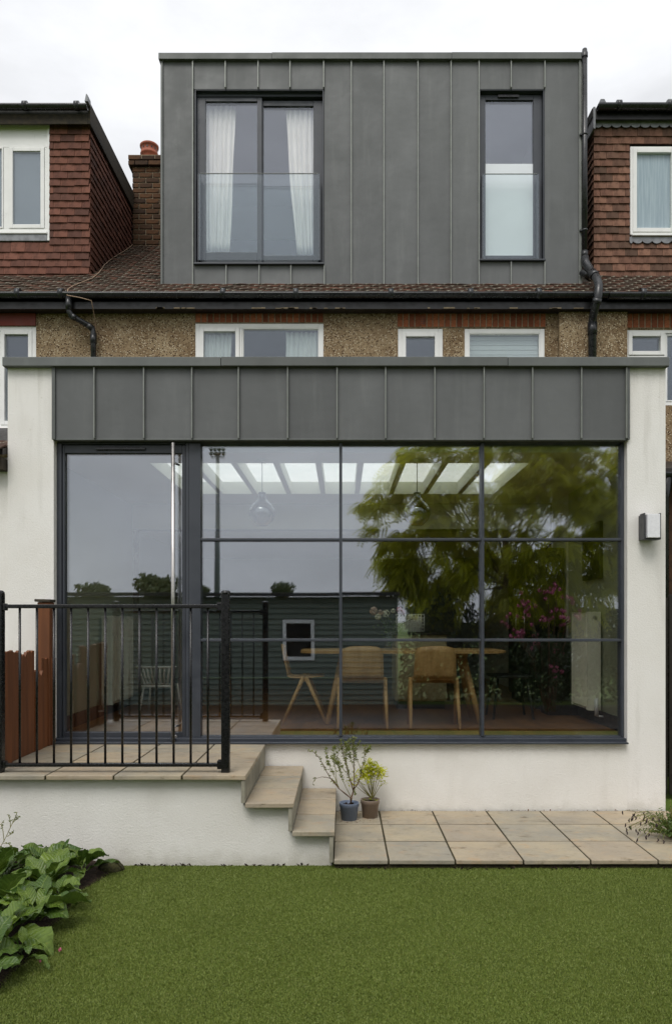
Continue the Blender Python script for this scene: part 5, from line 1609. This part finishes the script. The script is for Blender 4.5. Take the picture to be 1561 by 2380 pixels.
# ================================================================== BROAD-LEAVED PLANTS in the bed
def leaf_mesh(seed, L=.3, Wd=.135):
    rr = random.Random(seed)
    nu, nv = 12, 6
    vs, fs = [], []
    droop = rr.uniform(.5, 1.5); wav = rr.uniform(.006, .014); ph = rr.uniform(0, 6); fold = rr.uniform(.15, .5); tw = rr.uniform(-.5, .5)
    for i in range(nu + 1):
        u = i / nu
        if u < .14: hw = .10 + .9 * 0
        hw = (math.sin(math.pi * min(1, max(0, (u - .10) / .90)) ** .82) ** .8) if u > .1 else 0
        hw = max(hw * Wd / 2, .006 if u < .2 else .0008)
        ang = .75 - droop * u * 1.3
        if i == 0: px_, pz_ = 0, 0
        else: px_ += math.cos(ang) * L / nu; pz_ += math.sin(ang) * L / nu
        for j in range(nv + 1):
            v = -1 + 2 * j / nv
            y = v * hw
            z = fold * abs(v) * hw + wav * math.sin(u * 17 + ph + (2.1 if v > 0 else 0)) * v * v * min(1, u * 3)
            z += .005 * math.cos(v * 9) * math.sin(u * 26) * min(1, hw * 20) - .004 * (abs(v) < .1)
            z += tw * y * u
            vs.append((px_ - math.sin(ang) * z, y, pz_ + math.cos(ang) * z))
    for i in range(nu):
        for j in range(nv):
            q = i * (nv + 1) + j
            fs.append([q, q + nv + 1, q + nv + 2, q + 1])
    return mesh_from('leaf', vs, fs, MAT['big_leaf'], True)
LM = [leaf_mesh(i, .30, .13 + .03 * (i % 3)) for i in range(9)]
def rosette(x, y, n, scale, label, seed):
    rr = random.Random(seed)
    c = Vector((x, y, .05))
    t = thing('broadleaf_plant', label, 'plant', c, 'broad leaved plants in the bed')
    for k in range(n):
        a = 2.4 * k + rr.uniform(-.4, .4)
        s = scale * rr.uniform(.75, 1.15) * (1 - .25 * k / n)
        e = R(-2 + 34 * k / n + rr.uniform(-8, 10))
        me = rr.choice(LM)
        piece('leaf', me, t, c + Vector((.02 * math.cos(a), .02 * math.sin(a), .01 + .07 * k / n)), Euler((rr.uniform(-.3, .3), -e, a), 'XYZ'), (s, s, s))
rosette(-1.86, 4.70, 14, .8, 'broad leaved plant at the back of the bed against the white wall', 1)
rosette(-1.64, 4.74, 11, .62, 'small broad leaved plant at the tip of the bed by the wall', 2)
rosette(-2.05, 4.42, 14, 1.0, 'broad leaved plant at the left edge in the middle of the bed', 3)
rosette(-1.74, 4.40, 15, .92, 'big dark leaved plant in the middle of the bed beside the turf', 4)
rosette(-1.62, 3.96, 15, .92, 'large broad leaved plant overhanging the turf in the bed', 5)
rosette(-1.86, 4.05, 14, 1.0, 'bright green broad leaved plant at the very left of the bed', 6)
rosette(-1.62, 3.36, 12, .8, 'broad leaved plant nearest the camera in the lower left corner', 7)
rosette(-1.50, 3.52, 8, .42, 'seedling with small rounded leaves at the front of the bed', 8)
rosette(-2.1, 4.78, 11, .75, 'broad leaved plant at the left edge of the picture by the wall', 9)
rosette(-1.60, 4.2, 9, .6, 'low broad leaved plant creeping out over the edge of the turf', 10)
rosette(-1.68, 3.68, 13, .95, 'broad leaved plant low at the left edge above the corner plant', 12)

def lcr(x, y, Y): return W_(.24 * x, 1842 + .24 * y, Y)
# tall weeds
wd = thing('wild_stem', 'thin branching weed with seed heads at the left edge', 'weed', lcr(-20, 700, 4.8))
m = MB(); lf = MB()
for pp in ([(-60, 760), (0, 540), (60, 430), (110, 320), (150, 240), (165, 190)], [(100, 340), (100, 280), (80, 215)], [(40, 480), (30, 380), (10, 310), (30, 285)], [(70, 430), (130, 385)], [(120, 300), (180, 240), (195, 235)], [(30, 495), (80, 495), (110, 525)]):
    pts = [lcr(x, y, 4.8) for x, y in pp]
    m.tube(pts, .0022, 5)
    leaves_along(lf, pts[-3:], 12, .018, .004, .3, 0, len(pp))
m.obj('stem', MAT['green_twig'], wd); lf.obj('seed_heads', MAT['stem_leaf'], wd)
wd = thing('wild_stem', 'upright weed with slim dark leaves against the white wall', 'weed', lcr(520, 740, 4.85))
def slim_leaf(m, p0, p1, w):
    d = p1 - p0
    s = d.cross(Vector((0, 1, 0))).normalized() * w
    up = Vector((0, -.012, 0))
    m.add([p0, p0.lerp(p1, .3) + s, p0.lerp(p1, .65) + s * .8, p1, p0.lerp(p1, .65) - s * .8 + up, p0.lerp(p1, .3) - s + up], [(0, 1, 2, 3, 4, 5)], True)
m = MB(); pts = [lcr(x, y, 4.85) for x, y in ((520, 760), (560, 640), (600, 560), (630, 510), (660, 460))]; m.tube(pts, .0028, 6); m.obj('stem', MAT['weed'], wd)
for a, b, w in (((625, 520), (675, 445), .012), ((600, 600), (620, 505), .011), ((640, 520), (680, 600), .009), ((600, 590), (645, 645), .010), ((560, 640), (590, 570), .008), ((525, 725), (560, 640), .010), ((540, 690), (600, 670), .008)):
    m = MB(); slim_leaf(m, lcr(*a, 4.85), lcr(*b, 4.84), w); m.obj('leaf', MAT['weed'], wd)
wd = thing('wild_stem', 'short thin weed stalk standing against the white wall', 'weed', lcr(455, 740, 4.87))
m = MB(); lf = MB()
pts = [lcr(x, y, 4.87) for x, y in ((455, 740), (455, 640), (445, 580), (455, 515))]; m.tube(pts, .0016, 5); leaves_along(lf, pts, 16, .02, .003, .1, 0, 5)
m.obj('stem', MAT['green_twig'], wd); lf.obj('foliage', MAT['stem_leaf'], wd)
wd = thing('wild_stem', 'dark pointed-leaf sapling at the left edge by the wall', 'weed', lcr(45, 790, 4.75))
m = MB(); pts = [lcr(x, y, 4.75) for x, y in ((40, 800), (50, 720), (48, 660))]; m.tube(pts, .003, 6); m.obj('stem', MAT['weed'], wd)
for a, b, w in (((45, 700), (45, 612), .016), ((50, 720), (200, 715), .016), ((48, 730), (-20, 690), .014), ((45, 740), (-10, 800), .014), ((50, 700), (10, 650), .010), ((55, 745), (120, 690), .012), ((50, 750), (110, 790), .012)):
    m = MB(); slim_leaf(m, lcr(*a, 4.75), lcr(*b, 4.72), w); m.obj('leaf', MAT['weed'], wd)
# mossy stone hump at the wall foot
m = MB(); c = lcr(1080, 745, 4.95)
vs, fs = [], []
for i in range(7):
    for j in range(15):
        th = math.pi * j / 14; ph = math.pi / 2 * i / 6
        r_ = 1 + random.uniform(-.05, .05)
        vs.append((c.x + .085 * math.cos(th) * math.cos(ph) * r_, c.y - .04 + .07 * math.sin(ph) * r_, max(0, .072 * math.sin(th) * math.cos(ph) * r_)))
for i in range(6):
    for j in range(14):
        q = i * 15 + j; fs.append([q, q + 1, q + 16, q + 15])
m.add([(x, c.y - (y - c.y + .04), z) for x, y, z in vs], fs, True); m.add(vs, [f[::-1] for f in fs], True)
tag(m.obj('mossy_stone', plain('mossy_stone', lin(58, 56, 30), .95, .5, 50, .8, 60)), 'dark mossy stone at the foot of the white wall', 'stone')
# fallen pink petals
for i, (x, y) in enumerate(((580, 1562), (385, 1670))):
    Y = FOC * HC / (1842 + .24 * y - HY)
    c = W_(.24 * x, 1842 + .24 * y, Y); c.z = .02
    m = MB(); blossom(m, c, .012, 9, i + 3)
    tag(m.obj('fallen_petal', MAT['pink']), ['pink fallen flower on the turf edge beside the big drooping leaf', 'pink fallen flower on the turf, the lower one near the corner plant'][i], 'petal', 'fallen pink flowers')

# low lavender-like shrub at the right edge of the patio
sh = thing('low_shrub', 'small green shrub with dark seed heads on the patio at the right edge', 'shrub', (X_(1555, 5.5), 5.5, ZP))
c = Vector((X_(1562, 5.45), 5.45, ZP))
st = MB(); lf = MB(); sd = MB()
for i in range(130):
    a, e = random.uniform(0, 6.28), random.uniform(.15, 1.5)
    l = random.uniform(.12, .26)
    d = Vector((math.cos(a) * math.cos(e), math.sin(a) * math.cos(e), math.sin(e) * .9)) * l
    pts = [c, c + d * .5 + Vector((0, 0, .02)), c + d]
    st.tube(pts, [.002, .0016, .001], 4)
    leaves_along(lf, pts, 26, .02, .0042, .45, 0, i)
for i in range(34):
    a = random.uniform(2.3, 4.2); l = random.uniform(.2, .36)
    d = Vector((math.cos(a) * l, math.sin(a) * l * .6, random.uniform(.02, .2)))
    tip = c + d
    pts = [c + d * .3 + Vector((0, 0, .05)), c + d * .7 + Vector((0, 0, .07)), tip]
    st.tube(pts, .0011, 4)
    leaves_along(lf, pts, 7, .018, .003, .2, 0, i + 300)
    sd.tube([tip, tip + Vector((random.uniform(-.01, .01), 0, -.012)), tip + Vector((random.uniform(-.012, .004), 0, -.028))], [.003, .006, .002], 5)
for i in range(4):
    d = Vector((-.02 - .02 * i, 0, 1)) * (.22 + .07 * (i == 2)); st.tube([c, c + d], .0014, 4)
st.obj('stem', MAT['green_twig'], sh); lf.obj('foliage', MAT['weed'], sh); sd.obj('seed_heads', MAT['seed'], sh)

# ================================================================== BEHIND THE CAMERA (seen mirrored in the glass)
YM = 2 * (YG + .012)                   # mirror: a thing at Y shows as if it stood at YM - Y
def bx_(px, D): return (px - CX) / FOC * D
def bz_(py, D): return HC - (py - HY) / FOC * D
DS = 14.5
YS = YM - DS
shed = thing('garden_shed', 'grey green weatherboarded shed with a white window, mirrored in the glazing', 'shed', (-2.0, YS - 1.2, 0))
SX0, SX1, SZ = -5.6, bx_(920, DS), bz_(1386, DS)
wx0, wx1, wz0_, wz1_ = bx_(657, DS), bx_(731, DS), bz_(1535, DS), bz_(1440, DS)
wall_cells(SX0, SX1, 0, SZ - .02, YS - .25, .2, []).obj('wall', MAT['black_paint'], shed)
g_ = .105
z = 0.02
bi = 0
while z < SZ - .03:
    spans = [(SX0, SX1)]
    zt = min(z + g_ + .015, SZ - .005)
    if zt > wz0_ - .01 and z < wz1_ + .01: spans = [(SX0, wx0), (wx1, SX1)]
    for a, b in spans:
        m = MB(); m.prism([(YS - .045, z), (YS + .012 + random.uniform(-.003, .003), z), (YS - .02, zt), (YS - .045, zt)], 'x', a, b)
        m.obj('board', MAT['shed'], shed)
    z += g_; bi += 1
m = MB(); m.prism([(YS + .14, SZ), (YS + .14, SZ + .07), (YS - 2.6, SZ + .18), (YS - 2.6, SZ + .1)], 'x', SX0 - .1, SX1 + .06); m.obj('roof', MAT['felt'], shed)
m = MB(); m.cbox(SX1 - .002, SX1 + .03, YS - 2.4, YS + .02, 0, SZ, .004); m.obj('end_wall', MAT['shed'], shed)
m = MB()
q = .07
m.cbox(wx0, wx0 + q, YS - .03, YS + .03, wz0_, wz1_, .005); m.cbox(wx1 - q, wx1, YS - .03, YS + .03, wz0_, wz1_, .005)
m.cbox(wx0 + q + .001, wx1 - q - .001, YS - .03, YS + .03, wz1_ - q, wz1_, .005); m.cbox(wx0 + q + .001, wx1 - q - .001, YS - .03, YS + .03, wz0_, wz0_ + q, .005)
w = m.obj('window', MAT['upvc'], shed)
m = MB(); m.box(wx0 + q, wx1 - q, YS - .02, YS - .012, wz0_ + q, wz1_ - q); m.obj('pane', plain('dark_pane', lin(18, 18, 18), .08, .1, 3), w)

# the pinnate tree
def leaf_cloud(centers, n_leaf, ln, leaflet, pairs, droop, seed, out=None):
    """compound leaves: pairs of leaflets along an arching stalk"""
    r = np.random.default_rng(seed)
    quads = []
    for c, ax in centers:
        for _ in range(n_leaf):
            d = r.normal(size=3); d[2] = d[2] * .4 + .05; d = d + np.array(ax) * .9
            d /= np.linalg.norm(d)
            side = np.cross(d, [0, 0, 1.0]); sn = np.linalg.norm(side)
            if sn < 1e-3: continue
            side /= sn
            upv = np.cross(side, d)
            p = np.array(c) + r.normal(size=3) * .07
            L = ln * r.uniform(.7, 1.2)
            roll = r.normal() * .5
            s2 = side * math.cos(roll) + upv * math.sin(roll)
            for k in range(1, pairs + 1):
                t = k / pairs
                q = p + d * L * t + np.array([0, 0, -1.0]) * droop * L * t * t
                tdir = d + np.array([0, 0, -1.0]) * droop * 2 * t; tdir /= np.linalg.norm(tdir)
                sz = leaflet * (1 - .35 * abs(t - .5))
                for sg in (-1, 1):
                    a = s2 * sg * .9 + tdir * .45 + np.array([0, 0, -.25]); a /= np.linalg.norm(a)
                    b = tdir * .19 * sz
                    quads.append([q, q + a * sz * .5 + b, q + a * sz, q + a * sz * .5 - b])
    return np.array(quads)

def tree(name, label, base, trunk, branches, V, leafmat, group=None):
    t = thing(name, label, 'tree', base, group)
    m = MB(); m.tube(trunk[0], trunk[1], 10); tr = m.obj('trunk', MAT['bark'], t)
    if branches:
        m = MB()
        for pts, rs in branches: m.tube(pts, rs, 6)
        m.obj('branches', MAT['bark'], tr)
    o = bpy.data.objects.new('crown', fast_tris('crown', V, leafmat, 4)); link(o, t)
    return t

rt = random.Random(5)
tc = Vector((3.75, -3.3, 3.7)); rad = Vector((3.3, 1.6, 2.5))
cent = []; br = []
fork = Vector((3.6, -3.5, 2.4))
while len(cent) < 760:
    u = Vector((rt.uniform(-1, 1), rt.uniform(-1, 1), rt.uniform(-1, 1)))
    if not .5 < u.length < 1: continue
    p = tc + Vector((u.x * rad.x, u.y * rad.y, u.z * rad.z))
    # ragged outline and a few real holes in the crown
    if math.sin(p.x * 2.3 + 1.1) * math.sin(p.z * 2.1 + .4) + .5 * math.sin(p.x * 4.1 - p.z * 3.2) < -.55: continue
    if p.z < 1.35 + .35 * math.sin(p.x * 2.0) + max(0, 1.6 - p.x) * .9: continue
    cent.append((p, (u.x * .8, u.y * .8, u.z * .3 - .45)))
for p, a in cent[::30]:
    mid = fork.lerp(p, .55) + Vector((0, 0, .35))
    br.append(([fork, mid, p], [.02, .012, .005]))
V = leaf_cloud(cent, 11, .30, .115, 8, .5, 3)
tree('pinnate_tree', 'yellow green feathery leaved tree mirrored in the right window panes', (3.6, -3.5, 0), ([(3.6, -3.5, 0), (3.55, -3.5, 1.2), fork, (3.5, -3.4, 3.6)], [.16, .13, .11, .06]), br, V, MAT['tree_leaf'])

def blob_leaves(c, r3, n, size, seed):
    r = np.random.default_rng(seed)
    sub = [(np.array(c) + (r.random(3) * 2 - 1) * np.array(r3) * .6, r.uniform(.35, .6)) for _ in range(14)]
    out = []
    for i in range(n):
        s, k = sub[r.integers(len(sub))]
        u = r.normal(size=3); u /= np.linalg.norm(u)
        p = s + u * np.array(r3) * k * r.uniform(.6, 1.05)
        a = r.normal(size=3); a /= np.linalg.norm(a); b = np.cross(a, r.normal(size=3)); b /= np.linalg.norm(b)
        out.append([p - a * size, p + b * size * .5, p + a * size, p - b * size * .5])
    return np.array(out)
for i, (px, pt, w, D, lab) in enumerate([
    (215, 1347, 96, 62, 'round far tree mirrored low in the left of the glass door'),
    (362, 1334, 110, 60, 'dark far tree mirrored in the glass door beside the pull handle'),
    (657, 1354, 56, 66, 'small round far tree mirrored above the shed roof'),
    (468, 1362, 40, 70, 'far treetop mirrored at the left edge of the grid window'),
    (1000, 1376, 130, 44, 'dark bushy tree mirrored just right of the shed')]):
    x, zt, hw = bx_(px, D), bz_(pt, D), w / 2 / FOC * D
    y = YM - D
    zc_ = zt - hw * .75
    V = blob_leaves((x, y, zc_), (hw, hw, hw * .8), 1500, .16 * hw / 1.7 + .05, 20 + i)
    tree('far_tree', lab, (x, y, 0), ([(x, y, 0), (x, y, zc_)], [.16, .08]), [([(x, y, zc_ * .6), (x + s * hw * .5, y, zc_ + hw * .2)], [.06, .02]) for s in (-1, 1)], V, MAT['far_leaf'], 'far trees behind the shed')

# floodlight mast of the sports ground
D = 62.0
mx, my = bx_(505, D), YM - D
ms = thing('floodlight_mast', 'tall floodlight mast mirrored in the upper left window pane', 'floodlight', (mx, my, 0))
zt = bz_(1052, D)
m = MB(); m.tube([(mx, my, 0), (mx, my, zt)], [.28, .13], 12); m.obj('mast', MAT['mast'], ms)
for dz_ in (0, -.35):
    m = MB(); m.cbox(mx - .55, mx + .55, my - .05, my + .05, zt + dz_ - .04, zt + dz_ + .04, .01); m.obj('crossarm', MAT['mast'], ms)
    for k in range(4):
        m = MB(); m.lathe([(0, -.1), (.08, -.1), (.19, .12), (.2, .16), (0, .15)], (mx - .5 + k * .33, my + .12, zt + dz_ + .2), 10); m.obj('lamp_head', MAT['lamp_dark'], ms)

# white outhouse and hedge beyond, pink flowering shrub, garden fence
hd = bpy.data.objects.new('hedge', fast_tris('hedge', np.concatenate([blob_leaves((1.75 + i * .62, -2.75 - .1 * (i % 3), .95), (.62, .42, 1.1), 2600, .055, 60 + i) for i in range(10)]), MAT['hedge_leaf'], 4))
COL.objects.link(hd); tag(hd, 'dark garden hedge mirrored right of the shed', 'hedge')
fb = thing('flowering_shrub', 'pink flowering shrub mirrored in the right window panes', 'shrub', (3.7, -.6, 0))
Dp = YM + .6
m = MB(); lfv = []
cc = []
for i, (px, py) in enumerate(((1180, 1440), (1215, 1470), (1232, 1400), (1265, 1385), (1290, 1372), (1300, 1420), (1338, 1395), (1345, 1425), (1270, 1440), (1250, 1490), (1190, 1480), (1320, 1450), (1300, 1520), (1280, 1560), (1225, 1430))):
    c = Vector((bx_(px, Dp), -.6 + random.uniform(-.3, .3), bz_(py, Dp)))
    cc.append(c)
    m.tube([(3.7 + random.uniform(-.1, .1), -.6, 0), Vector((3.7, -.6, .6)) * .5 + c * .5, c], [.012, .008, .003], 5)
m.obj('stem', MAT['twig'], fb)
m = MB()
for i, c in enumerate(cc):
    for k in range(7): blossom(m, c + Vector((random.gauss(0, .08), random.gauss(0, .08), random.gauss(0, .07))), .045, 12, i * 9 + k)
m.obj('blossoms', MAT['pink'], fb)
o = bpy.data.objects.new('foliage', fast_tris('foliage', np.concatenate([blob_leaves((3.7, -.6, .8), (.6, .45, .7), 1400, .04, 90)]), MAT['hedge_leaf'], 4)); link(o, fb)
ow = thing('outhouse', 'low pale outhouse with flat roof mirrored at the right of the glazing', 'outhouse', (9.5, -12, 0))
m = MB(); m.box(7.6, 14, -14, -11.9, 0, 1.95); m.obj('wall', MAT['far_wall'], ow)
m = MB(); m.box(7.4, 14.2, -14.2, -11.7, 1.951, 2.06); m.obj('roof', MAT['felt'], ow)

dk = thing('timber_deck', 'dark timber deck in front of the shed, mirrored low in the glazing', 'deck', (-1.5, -.2, 0))  # unseen deck, added to block the lawn's mirror image in the lower panes
m = MB(); m.box(-4.9, 6.4, -1.72, 1.5, .001, .012); m.obj('joists', MAT['black_paint'], dk)
for i in range(22):
    y = -1.72 + i * .146
    m = MB(); m.cbox(-4.9, 6.4, y, y + .138, .0125, .035, .004, 1); m.obj('plank', MAT['dark_wood'], dk)

ft = MB()
for _ in range(420):
    x = random.uniform(-1.4, 2.75)
    y = 5.03 - abs(random.gauss(0, .012)) if x < -.07 else 4.965 - abs(random.gauss(0, .012))
    c0 = Vector((x, y, .003)); a = random.uniform(0, 6.28); l = random.uniform(.008, .03)
    if math.sin(x * 9) + .7 * math.sin(x * 23 + 1) < -.2: continue
    d = Vector((math.cos(a) * l, math.sin(a) * l * .4, random.uniform(.2, .9) * l)); w = Vector((-math.sin(a), .2, random.uniform(-.3, .5))) * l * .35
    ft.add([c0, c0 + d * .5 + w, c0 + d, c0 + d * .5 - w], [(0, 1, 2, 3)])
tag(ft.obj('edge_debris', MAT['soil']), 'dark moss and soil crumbs along the edge of the turf', 'debris', kind='stuff')
